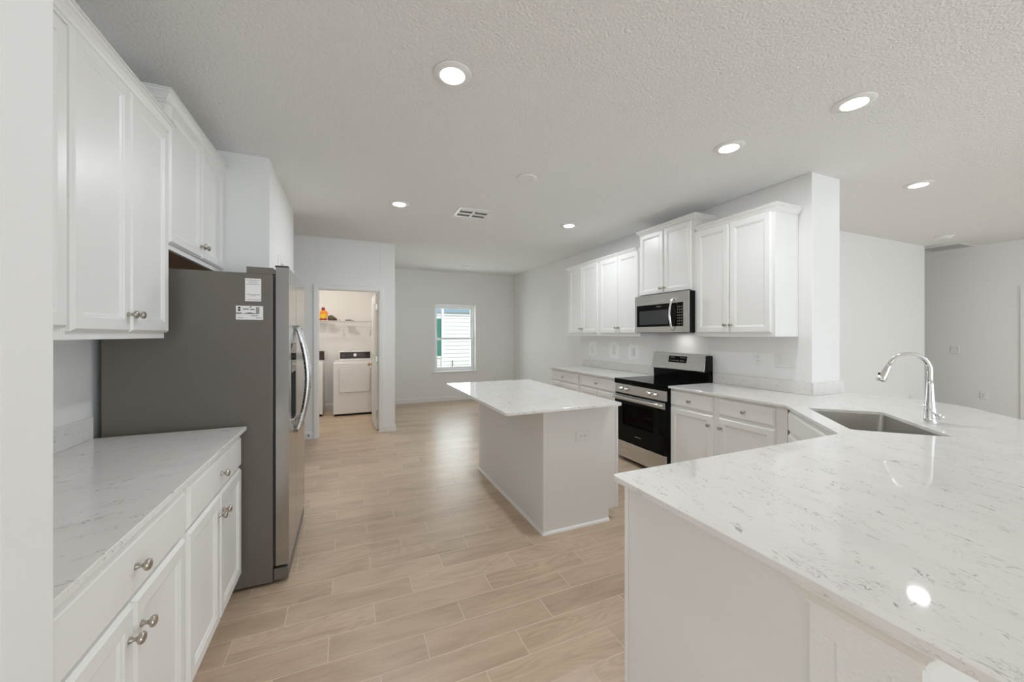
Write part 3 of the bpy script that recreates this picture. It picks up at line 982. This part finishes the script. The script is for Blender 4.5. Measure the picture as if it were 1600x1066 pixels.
# ------------------------------------------------------------------ range (faces -X)
rg = thing('electric_range', 'stainless and black electric range set into the right counter', 'range', (2.860, 3.565, 0), -PI / 2)
RW = 0.765
bd = MB().box(0.002, 0.020, 0.0, 0.625, 0.045, 0.895).box(RW - 0.020, RW - 0.002, 0.0, 0.625, 0.045, 0.895)
bd.box(0.020, RW - 0.020, 0.60, 0.625, 0.045, 0.895).box(0.020, RW - 0.020, 0.0, 0.60, 0.775, 0.895).box(0.020, RW - 0.020, 0.0, 0.60, 0.045, 0.30)
bd.build('body', M_['black'], rg)
MB().box(0.021, RW - 0.021, 0.50, 0.599, 0.301, 0.774).box(0.021, 0.10, 0.0, 0.50, 0.301, 0.774).box(RW - 0.10, RW - 0.021, 0.0, 0.50, 0.301, 0.774).build('oven_liner', M_['ovenwall'], rg)
rk = MB()
for zz in (0.42, 0.52, 0.61):
    rk.box(0.101, RW - 0.101, 0.03, 0.038, zz, zz + 0.008).box(0.101, RW - 0.101, 0.44, 0.448, zz, zz + 0.008)
    for i in range(18):
        x = 0.115 + i * 0.031
        rk.box(x, x + 0.004, 0.038, 0.44, zz + 0.002, zz + 0.006)
rk.build('oven_rack', M_['steel'], rg)
MB().box(0.004, RW - 0.004, -0.026, -0.001, 0.045, 0.222).build('storage_drawer', M_['steel'], rg, bevel=0.003)
od = MB().box(0.004, 0.142, -0.028, -0.001, 0.232, 0.742).box(0.604, RW - 0.004, -0.028, -0.001, 0.232, 0.742)
od.box(0.142, 0.604, -0.028, -0.001, 0.645, 0.742).box(0.142, 0.604, -0.028, -0.001, 0.232, 0.412)
od = od.build('oven_door', M_['blackglass'], rg)
MB().box(0.143, 0.603, -0.024, -0.018, 0.413, 0.644).build('window', M_['ovenpane'], od)
hd = MB().box(0.004, RW - 0.004, -0.034, -0.0285, 0.682, 0.742)
hp = [(0.030, -0.036, 0.713), (0.030, -0.052, 0.714)]
for k in range(13):
    s_ = k / 12
    hp.append((0.034 + s_ * (RW - 0.068), -0.064 - 0.012 * math.sin(PI * s_), 0.714))
hp += [(RW - 0.030, -0.052, 0.714), (RW - 0.030, -0.036, 0.713)]
hd.tube(hp, 0.0185, 14)
hd.build('handle', M_['steel'], od)
MB().box(0.334, 0.428, -0.0292, -0.0285, 0.312, 0.320).build('brand_plate', M_['keys'], od)
MB().box(0.004, RW - 0.004, -0.020, -0.001, 0.745, 0.758).build('vent_strip', M_['black'], rg)
cp = MB().prism([(-0.026, 0.760), (-0.020, 0.860), (-0.001, 0.860), (-0.001, 0.760)], 0.002, RW - 0.002, 'x').build('control_panel', M_['steel'], rg, bevel=0.002)
for x in (0.118, 0.206, 0.548, 0.630):
    kn = MB().lathe([(0.024, -0.0235), (0.024, -0.030), (0.020, -0.034), (0.019, -0.056), (0.015, -0.060)], (x, 0, 0.810), 'y', 20)
    kn.box(x - 0.003, x + 0.003, -0.062, -0.058, 0.793, 0.827)
    kn.build('knob', M_['chrome'], rg)
MB().box(-0.001, RW + 0.001, -0.032, 0.560, 0.8965, 0.9155).box(-0.001, RW + 0.001, -0.032, -0.002, 0.8615, 0.8965).build('cooktop', M_['blackglass'], rg, bevel=0.003)
MB().prism([(0.562, 0.897), (0.556, 1.025), (0.624, 1.025), (0.624, 0.897)], 0.0, RW, 'x').build('backguard_base', M_['blackglass'], rg)
MB().box(RW - 0.022, RW, 0.540, 0.625, 1.026, 1.192).build('backguard_end', M_['black'], rg, bevel=0.004)
MB().box(0.0, 0.003, 0.575, 0.612, 1.026, 1.18).build('backguard_end', M_['black'], rg)
bp_ = MB().prism([(0.520, 1.028), (0.522, 1.020), (0.530, 1.020), (0.600, 1.026), (0.612, 1.198), (0.600, 1.206), (0.566, 1.206), (0.558, 1.202)], 0.004, RW - 0.023, 'x').build('backguard', M_['steel'], rg, bevel=0.003, seg=2)
DPY = [(0.5362, 1.100), (0.5350, 1.100), (0.5505, 1.172), (0.5520, 1.172)]
dsp = MB().prism(DPY, 0.250, 0.505, 'x').build('display', M_['blackglass'], bp_)
dk = MB()
for (x, zz, w) in ((0.275, 1.155, .018), (0.300, 1.155, .016), (0.325, 1.155, .010), (0.270, 1.122, .014), (0.296, 1.122, .008), (0.316, 1.122, .020), (0.415, 1.155, .012), (0.437, 1.155, .022), (0.470, 1.155, .014), (0.35, 1.122, .05), (0.415, 1.120, .06)):
    yy = 0.535 + (zz - 1.10) * 0.2153
    dk.box(x, x + w, yy - 0.0012, yy - 0.0004, zz - 0.006, zz + 0.006)
dk.build('display_marks', M_['keys'], dsp)

# ------------------------------------------------------------------ microwave
mw = thing('microwave_oven', 'stainless over-the-range microwave hung under the raised wall cabinet', 'microwave', (3.115, 3.524, 1.430), -PI / 2)
MW = 0.759
MB().box(0.0, MW, 0.0, 0.375, 0.004, 0.424).build('body', M_['black'], mw)
md = MB().box(0.0, MW, -0.022, -0.001, 0.314, 0.422).box(0.0, MW, -0.022, -0.001, 0.008, 0.070).box(0.0, 0.032, -0.022, -0.001, 0.070, 0.314).box(0.700, MW, -0.022, -0.001, 0.070, 0.314)
md = md.build('door', M_['steel'], mw)
MB().box(0.0325, 0.6995, -0.021, -0.002, 0.0705, 0.3135).build('door_glass', M_['blackglass'], md)
MB().box(0.075, 0.500, -0.0215, -0.0211, 0.095, 0.250).build('window_screen', M_['mwpane'], md)
MB().box(0.335, 0.405, -0.0218, -0.0211, 0.284, 0.292).build('brand_plate', M_['keys'], md)
path = [(0.578, -0.022, 0.362)]
for k in range(13):
    s_ = k / 12
    path.append((0.575, -0.040 - 0.036 * math.sin(PI * s_), 0.352 - 0.31 * s_))
path.append((0.578, -0.022, 0.032))
MB().tube(path, 0.011, 12, flat=1.2).build('handle', M_['chrome'], md)
kp = MB()
for i in range(3):
    for j in range(7):
        kp.box(0.622 + i * 0.026, 0.636 + i * 0.026, -0.0216, -0.0211, 0.090 + j * 0.029, 0.100 + j * 0.029)
kp.build('keypad_marks', M_['keys'], md)
MB().box(0.03, MW - 0.03, 0.02, 0.34, 0.0, 0.0035).build('vent_filter', M_['ventgrey'], mw)
d = bpy.data.lights.new('cooktop_lamp', 'AREA')
d.shape = 'RECTANGLE'
d.size, d.size_y = 0.16, 0.06
d.energy = 0.4
d.color = (1.0, 0.97, 0.93)
lo = bpy.data.objects.new('cooktop_lamp', d)
COL.objects.link(lo)
lo.parent = mw
lo.location = (MW / 2, 0.24, -0.004)


# ------------------------------------------------------------------ outlets and switches
def plate(name, label, cat, loc, rotz, w, h, kind_, group, horizontal=False):
    """wall plate facing local -y"""
    t = thing(name, label, cat, loc, rotz, group)
    R = [(-w / 2, w / 2, -h / 2, h / 2, -0.0005), (-w / 2, w / 2, -h / 2, h / 2, -0.0035), (-w / 2 + .004, w / 2 - .004, -h / 2 + .004, h / 2 - .004, -0.006)]
    MB().rings(R).build('cover_plate', M_['plastic'], t)
    if kind_ == 'outlet':
        for s_ in (-1, 1):
            a, b = (s_ * 0.020, 0) if horizontal else (0, s_ * 0.020)
            sk_ = MB().box(a - 0.0135, a + 0.0135, -0.0078, -0.0062, b - 0.0135, b + 0.0135).build('socket', M_['plastic'], t, bevel=0.002)
            sl_ = MB()
            for q in (-0.005, 0.005):
                if horizontal:
                    sl_.box(a - 0.006, a + 0.002, -0.0082, -0.0079, b + q - 0.0012, b + q + 0.0012)
                else:
                    sl_.box(a + q - 0.0012, a + q + 0.0012, -0.0082, -0.0079, b - 0.002, b + 0.006)
            if horizontal:
                sl_.box(a + 0.006, a + 0.010, -0.0082, -0.0079, b - 0.002, b + 0.002)
            else:
                sl_.box(a - 0.002, a + 0.002, -0.0082, -0.0079, b - 0.010, b - 0.006)
            sl_.build('slots', M_['slot'], sk_)
    elif kind_ == 'switch':
        n_ = max(1, round(w / 0.046) - 1)
        for i in range(n_):
            x = (i - (n_ - 1) / 2) * 0.046
            MB().prism([(-0.0065, -0.033), (-0.0085, -0.033), (-0.0110, 0.033), (-0.0065, 0.033)], x - 0.016, x + 0.016, 'x').build('rocker', M_['plastic'], t, bevel=0.0008)
    return t


plate('electrical_outlet', 'white double outlet lying sideways on the island end panel', 'outlet', (1.588, 2.3699, 0.667), 0, 0.118, 0.073, 'outlet', 'outlets', True)
OXW = XR - 0.0003
plate('electrical_outlet', 'white upright outlet on the wall just right of the range', 'outlet', (OXW, 2.333, 1.190), -PI / 2, 0.072, 0.118, 'outlet', 'outlets')
plate('light_switch', 'white triple switch plate near the kitchen wall end', 'switch', (OXW, 2.100, 1.186), -PI / 2, 0.162, 0.118, 'switch', 'switches')
plate('electrical_outlet', 'backsplash outlet farthest from the range, ringed by bright touch-up paint', 'outlet', (OXW - 0.0016, 4.935, 1.186), -PI / 2, 0.072, 0.118, 'outlet', 'outlets')
plate('electrical_outlet', 'middle one of three outlets left of the range backsplash, in paint patch', 'outlet', (OXW - 0.0016, 4.415, 1.186), -PI / 2, 0.072, 0.118, 'outlet', 'outlets')
plate('light_switch', 'switch plate nearest the left of the range, in a faint paint patch', 'switch', (OXW - 0.0016, 4.015, 1.180), -PI / 2, 0.072, 0.118, 'switch', 'switches')
plate('electrical_outlet', 'low outlet on the far right wall', 'outlet', (8.7195, 2.42, 0.505), -PI / 2, 0.072, 0.118, 'outlet', 'outlets')
plate('thermostat', 'small white thermostat on the far right wall', 'thermostat', (8.7195, 2.713, 1.173), -PI / 2, 0.095, 0.12, 'none', None)
plate('electrical_outlet', 'low outlet on the living-room wall just above the counter edge', 'outlet', (7.561, 2.7995, 0.48), 0, 0.072, 0.118, 'outlet', 'outlets')
plate('electrical_outlet', 'low outlet on the far wall right of the window', 'outlet', (3.04, YF - 0.0005, 0.40), 0, 0.072, 0.118, 'outlet', 'outlets')
for (yc, zc, w, h, sd_, lb) in ((4.93, 1.195, 0.21, 0.235, 1, 'bright rough patch of touch-up paint round the farthest backsplash outlet'),
                                (4.41, 1.195, 0.23, 0.24, 2, 'pale rough patch of touch-up paint round the middle backsplash outlet'),
                                (4.01, 1.185, 0.22, 0.22, 3, 'faint rough patch of touch-up paint round the switch left of the range')):
    rr = random.Random(sd_)
    pts = []
    for k in range(28):
        a = 2 * PI * k / 28
        c_, s_ = math.cos(a), math.sin(a)
        m_ = 1.0 / max(abs(c_), abs(s_)) ** 0.75
        pts.append((yc + w / 2 * c_ * m_ * rr.uniform(0.80, 1.08), zc + h / 2 * s_ * m_ * rr.uniform(0.80, 1.12)))
    tag(MB().prism(pts, XR - 0.0018, XR - 0.0002, 'x').build('paint_patch', M_['patch'], None), lb, 'paint patch', 'touch-up paint patches')

# ------------------------------------------------------------------ ceiling fixtures


def downlight(label, x, y, power, r=0.078):
    t = thing('recessed_downlight', label, 'ceiling light', (x, y, CZ), 0, 'recessed ceiling lights')
    MB().lathe([(r * 0.80, -0.0105), (r * 0.86, -0.011), (r * 1.22, -0.006), (r * 1.28, -0.0005), (r * 0.80, -0.0005)], (0, 0, 0), 'z', 36).build('trim_ring', M_['vent'], t)
    MB().lathe([(r * 0.79, -0.0125), (r * 0.79, -0.0108)], (0, 0, 0), 'z', 36).build('diffuser', M_['lamp'], t)
    d = bpy.data.lights.new('lamp_glow', 'AREA')
    d.shape = 'DISK'
    d.size = r * 1.5
    d.energy = power
    d.color = (0.895, 0.95, 1.0)
    lo = bpy.data.objects.new('lamp_glow', d)
    COL.objects.link(lo)
    lo.parent = t
    lo.location = (0, 0, -0.016)
    return t


LP = 8.1
downlight('glowing recessed light highest in view, over the walkway by the left cabinets', 0.492, 1.913, LP)
downlight('glowing recessed light near the laundry doorway side', 0.480, 4.013, LP * 1.3)
downlight('glowing recessed light in front of the far range-wall cabinets', 2.480, 3.989, LP * 1.35)
downlight('glowing recessed light in front of the raised cabinet and microwave', 2.496, 1.876, LP * 0.8)
downlight('large tilted glowing recessed light over the peninsula at upper right', 2.678, 1.228, LP * 0.5)
downlight('glowing recessed light beyond the kitchen wall end, over the living room', 4.66, 1.671, LP * 0.35)
downlight('added unseen fill lamp beyond the right edge of the view', 6.9, -0.3, LP * 1.9)  # added out of view to brighten the set-back wall at right
# unseen lamps added behind the viewer, left, to lift the left ceiling
for x_, y_, w_ in ((-2.2, -0.6, 'nearer'), (-2.2, -3.2, 'farther')):
    downlight('added unseen fill lamp behind the viewer, the %s one' % w_, x_, y_, 24)
# lamp inside the laundry room
lt = thing('laundry_ceiling_lamp', 'flush ceiling lamp inside the laundry room', 'ceiling light', (-0.35, 6.75, CZ))
MB().lathe([(0.15, -0.0005), (0.15, -0.02), (0.14, -0.024)], (0, 0, 0), 'z', 32).build('base', M_['vent'], lt)
MB().lathe([(0.135, -0.025), (0.13, -0.06), (0.08, -0.082), (0.02, -0.088)], (0, 0, 0), 'z', 32).build('diffuser', M_['lamp'], lt)
d = bpy.data.lights.new('lamp_glow', 'AREA')
d.shape = 'DISK'
d.size = 0.2
d.energy = 11
d.color = (1.0, 0.90, 0.78)
lo = bpy.data.objects.new('lamp_glow', d)
COL.objects.link(lo)
lo.parent = lt
lo.location = (0, 0, -0.10)

sd1 = thing('smoke_detector', 'round white ceiling disc between the range and the walkway lights', 'smoke detector', (1.400, 2.927, CZ), 0, 'ceiling detectors')
MB().lathe([(0.085, -0.0005), (0.085, -0.008), (0.078, -0.012), (0.05, -0.012), (0.045, -0.010), (0.01, -0.010)], (0, 0, 0), 'z', 36).build('cover', M_['vent'], sd1)
sd2 = thing('smoke_detector', 'small pale ceiling disc far back near the window wall', 'smoke detector', (2.10, 7.17, CZ), 0, 'ceiling detectors')
MB().lathe([(0.07, -0.0005), (0.07, -0.02), (0.055, -0.03), (0.01, -0.032)], (0, 0, 0), 'z', 28).build('cover', M_['vent'], sd2)
sd3 = thing('smoke_detector', 'white domed smoke detector on the living-room ceiling at the right', 'smoke detector', (7.43, 2.41, CZ), 0, 'ceiling detectors')
MB().lathe([(0.095, -0.0005), (0.095, -0.012), (0.078, -0.016), (0.072, -0.036), (0.055, -0.044), (0.01, -0.046)], (0, 0, 0), 'z', 32).build('cover', M_['vent'], sd3)

# supply register in the kitchen ceiling
rv = thing('ceiling_register', 'white two-bank ceiling air register above the walkway', 'ceiling vent', (1.262, 4.015, CZ), math.radians(-1.5), 'ceiling vents')
VW, VH = 0.190, 0.155
fr = MB()
fr.box(-VW, VW, -VH, -VH + 0.032, -0.008, -0.0005).box(-VW, VW, VH - 0.032, VH, -0.008, -0.0005)
fr.box(-VW, -VW + 0.035, -VH + 0.032, VH - 0.032, -0.008, -0.0005).box(VW - 0.035, VW, -VH + 0.032, VH - 0.032, -0.008, -0.0005).box(-0.014, 0.014, -VH + 0.032, VH - 0.032, -0.008, -0.0005)
fr.build('frame', M_['vent'], rv, bevel=0.002)
MB().box(-VW + 0.03, VW - 0.03, -VH + 0.028, VH - 0.028, -0.0018, -0.0008).build('duct', M_['ventdark'], rv)
for sx_ in (-1, 1):
    for k in range(4):
        x0, x1 = (-VW + 0.036, -0.015) if sx_ < 0 else (0.015, VW - 0.036)
        y = -VH + 0.045 + k * 0.058
        za, zc_ = (-0.003, -0.014) if k in (0, 2) else (-0.013, -0.004)
        MB().add([(x0, y, za), (x1, y, za), (x1, y + 0.026, zc_), (x0, y + 0.026, zc_), (x0, y, za - 0.0012), (x1, y, za - 0.0012), (x1, y + 0.026, zc_ - 0.0012), (x0, y + 0.026, zc_ - 0.0012)],
                 [(0, 1, 2, 3), (7, 6, 5, 4), (0, 4, 5, 1), (1, 5, 6, 2), (2, 6, 7, 3), (3, 7, 4, 0)]).build('louvre', M_['vent'], rv)
ra = thing('return_air_grille', 'grey return air grille in the ceiling at the far right', 'ceiling vent', (8.435, 2.73, CZ), 0, 'ceiling vents')
fr = MB().box(-0.25, 0.25, -0.25, -0.215, -0.008, -0.0005).box(-0.25, 0.25, 0.215, 0.25, -0.008, -0.0005).box(-0.25, -0.215, -0.215, 0.215, -0.008, -0.0005).box(0.215, 0.25, -0.215, 0.215, -0.008, -0.0005)
fr.build('frame', M_['vent'], ra)
gl = MB()
for k in range(21):
    gl.box(-0.214, 0.214, -0.210 + k * 0.02, -0.210 + k * 0.02 + 0.012, -0.006, -0.003)
gl.build('grille', M_['ventgrey'], ra)
MB().box(-0.214, 0.214, -0.214, 0.214, -0.002, -0.0008).build('duct', M_['ventgrey'], ra)

# ------------------------------------------------------------------ laundry room
# door swung inward against the right side, hinged on the right jamb
ld = thing('door_1', 'white laundry door standing open into the laundry room', 'door', (OX1 + 0.001, LY + 0.118, 0), math.radians(91.2), kind='structure')
R = MB().box(0.012, 0.752, 0.0, 0.035, 0.012, 2.022)
R.build('door_slab', M_['trim'], ld, bevel=0.002)
for (z0, z1) in ((0.20, 0.95), (1.10, 1.90)):
    for (x0, x1) in ((0.12, 0.36), (0.42, 0.66)):
        mb = MB().rings([(x0, x1, z0, z1, 0), (x0, x1, z0, z1, -0.004), (x0 + .02, x1 - .02, z0 + .02, z1 - .02, -0.001), (x0 + .04, x1 - .04, z0 + .04, z1 - .04, -0.001)])
        mb.v = [(x, 0.0356 - y, zz) for (x, y, zz) in mb.v]
        mb.build('moulded_panel', M_['trim'], ld)
for zz in (0.25, 1.05, 1.82):
    MB().box(-0.003, 0.0115, 0.003, 0.034, zz - 0.045, zz + 0.045).build('hinge', M_['steel'], ld)
for s_ in (-1, 1):
    y0 = 0.0355 if s_ > 0 else -0.0005
    MB().lathe([(0.030, y0), (0.030, y0 + s_ * 0.006), (0.012, y0 + s_ * 0.010), (0.012, y0 + s_ * 0.030), (0.026, y0 + s_ * 0.040), (0.028, y0 + s_ * 0.055), (0.015, y0 + s_ * 0.064)], (0.690, 0, 0.93), 'y', 20).build('knob', M_['brass'], ld)

# dryer
dy_ = thing('clothes_dryer', 'white front-loading dryer with dark console seen through the laundry doorway', 'dryer', (-0.236, 7.205, 0))
DWd = 0.686
MB().box(0, DWd, 0.0, 0.68, 0.035, 0.925).build('body', M_['appliance'], dy_, bevel=0.012, seg=3)
MB().box(0.02, DWd - 0.02, 0.02, 0.66, 0.0, 0.034).build('base', M_['black'], dy_)


def rr_xz(x0, x1, z0, z1, r, n=5):
    return [(x, z_) for x, z_ in rounded(x0, x1, z0, z1, r, n)]


dd = MB().prism(rr_xz(0.085, 0.600, 0.405, 0.845, 0.035), -0.010, -0.0005, 'y').build('door_seam', M_['ventgrey'], dy_)
d3 = MB().prism(rr_xz(0.093, 0.592, 0.413, 0.837, 0.032), -0.022, -0.0102, 'y').build('door', M_['appliance'], dy_, bevel=0.004, seg=2)
MB().box(0.135, 0.175, -0.040, -0.0225, 0.600, 0.680).build('handle', M_['appliance'], d3, bevel=0.006, seg=2)
MB().prism([(0.505, 0.9255), (0.545, 1.105), (0.680, 1.105), (0.680, 0.9255)], 0.075, 0.640, 'x').build('console', M_['appliance'], dy_, bevel=0.012, seg=3)
sl_ = [(0.510, 0.965), (0.5075, 0.965), (0.534, 1.088), (0.537, 1.088)]
co = MB().prism(sl_, 0.095, 0.622, 'x').build('console_panel', M_['console'], dy_)
MB().lathe([(0.030, -0.004), (0.030, -0.016), (0.022, -0.022)], (0.355, 0.522, 1.030), 'y', 20).build('dial', M_['appliance'], dy_)
mk = MB()
for (x, w) in ((0.13, .05), (0.235, .02), (0.27, .015), (0.42, .03), (0.48, .02), (0.52, .03), (0.58, .015)):
    mk.box(x, x + w, 0.5165, 0.5185, 1.022, 1.032)
mk.build('console_marks', M_['keys'], dy_)

# washer: only a sliver of its right side shows
ws = thing('clothes_washer', 'white washer mostly hidden left of the laundry doorway edge', 'washer', (-1.088, 7.300, 0))
MB().box(0, 0.686, 0.0, 0.66, 0.035, 0.935).build('body', M_['appliance'], ws, bevel=0.010, seg=2)
MB().box(0.02, 0.666, 0.02, 0.64, 0.0, 0.034).build('base', M_['black'], ws)
MB().box(0.02, 0.666, 0.03, 0.48, 0.9355, 0.950).build('lid', M_['appliance'], ws, bevel=0.004)
MB().prism([(0.505, 0.9355), (0.545, 1.105), (0.655, 1.105), (0.655, 0.9355)], 0.04, 0.680, 'x').build('console', M_['console'], ws, bevel=0.008)

# wire shelf across the laundry back wall
SZ = 1.668
ws_ = thing('wire_shelf', 'white wire shelf on the laundry back wall', 'shelf', (0, 0, SZ))
dk = MB()
SX0, SX1, SY0, SY1 = -1.28, 0.512, YF - 0.31, YF - 0.006
for y in (SY0, SY0 + 0.10, SY0 + 0.20, SY1):
    dk.tube([(SX0, y, 0), (SX1, y, 0)], 0.0042, 6)
dk.tube([(SX0, SY0, -0.035), (SX1, SY0, -0.035)], 0.0048, 6)
x = SX0 + 0.01
while x < SX1:
    dk.tube([(x, SY1, 0.004), (x, SY0, 0.004), (x, SY0 - 0.001, -0.035)], 0.0018, 5)
    x += 0.0254
dk.build('wire_deck', M_['wire'], ws_)
for bx in (-0.075, 0.40, -0.75):
    MB().tube([(bx, SY0 + 0.01, -0.040), (bx, SY1 - 0.002, -0.262)], 0.006, 8).box(bx - 0.012, bx + 0.012, SY1 - 0.006, SY1 + 0.004, -0.285, -0.235).build('bracket', M_['wire'], ws_)

SZT = SZ + 0.0062
bt = thing('detergent_bottle', 'orange detergent bottle with maroon cap on the wire shelf', 'bottle', (-0.420, 7.80, SZT))
pr = [(0.050, 0.0), (0.056, 0.006), (0.057, 0.10), (0.054, 0.145), (0.042, 0.175), (0.030, 0.190)]
MB().lathe(pr, (0, 0, 0), 'z', 20, squash=0.62).build('body', M_['orange'], bt)
MB().lathe([(0.026, 0.1905), (0.028, 0.195), (0.026, 0.235), (0.022, 0.240)], (0, 0, 0), 'z', 18).build('cap', M_['maroon'], bt)
hp = []
for k in range(9):
    a = PI * k / 8
    hp.append((0.040 + 0.032 * math.sin(a), 0, 0.115 + 0.050 * math.cos(a)))
MB().tube(hp, 0.009, 8).build('handle', M_['orange'], bt)
lbm = MB().lathe([(0.0575, 0.035), (0.0582, 0.036), (0.0582, 0.118), (0.0572, 0.119)], (0, 0, 0), 'z', 20, squash=0.63)
lbm.build('label_band', M_['yellow'], bt)
MB().lathe([(0.0585, 0.012), (0.0588, 0.013), (0.0588, 0.034), (0.0585, 0.0345)], (0, 0, 0), 'z', 20, squash=0.63).build('label_stripe', M_['maroon'], bt)

rr = random.Random(3)
bag = MB()
prs = []
for k, (r, zz) in enumerate(((0.060, 0.0), (0.078, 0.012), (0.080, 0.035), (0.062, 0.062), (0.040, 0.085), (0.018, 0.096))):
    prs.append((r, zz))
bag.lathe(prs, (0, 0, 0), 'z', 20, squash=0.8)
bag.v = [(x + 0.02 * math.sin(7 * y * 10 + zz * 40) * 0.3 - zz * 0.42, y, zz * (1 + 0.06 * math.sin(x * 60))) for (x, y, zz) in bag.v]
cb = bag.build('cloth_bundle', M_['sack'], None)
cb.location = (-0.262, 7.80, SZT)
tag(cb, 'dark brown crumpled cloth bundle right of the orange bottle', 'cloth')
ft = MB().box(-0.095, 0.060, -0.07, 0.07, 0.0, 0.010).box(-0.085, 0.02, -0.06, 0.06, 0.010, 0.020)
fo = ft.build('folded_cloth', M_['sack'], None, bevel=0.004, seg=2)
fo.location = (0.04, 7.80, SZT)
tag(fo, 'flat dark folded cloth lying on the middle of the wire shelf', 'cloth')
sb = MB().lathe([(0.006, 0.0), (0.011, 0.004), (0.012, 0.012), (0.006, 0.018)], (0, 0, 0), 'z', 12).build('bottle_cap', M_['ink'], None)
sb.location = (-0.155, 7.80, SZT)
tag(sb, 'tiny grey cap on the wire shelf between the two cloths', 'cap')

# door stop on the hall baseboard left of the laundry doorway
ds = thing('door_stop', 'small dark door stop on the baseboard left of the laundry doorway', 'door stop', (-0.490, LY - 0.0145, 0.055))
MB().lathe([(0.010, 0.0), (0.010, -0.004), (0.005, -0.006), (0.005, -0.030)], (0, 0, 0), 'y', 12).build('rod', M_['nickel'], ds)
MB().lathe([(0.009, -0.0305), (0.010, -0.034), (0.009, -0.044)], (0, 0, 0), 'y', 12).build('tip', M_['gasket'], ds)
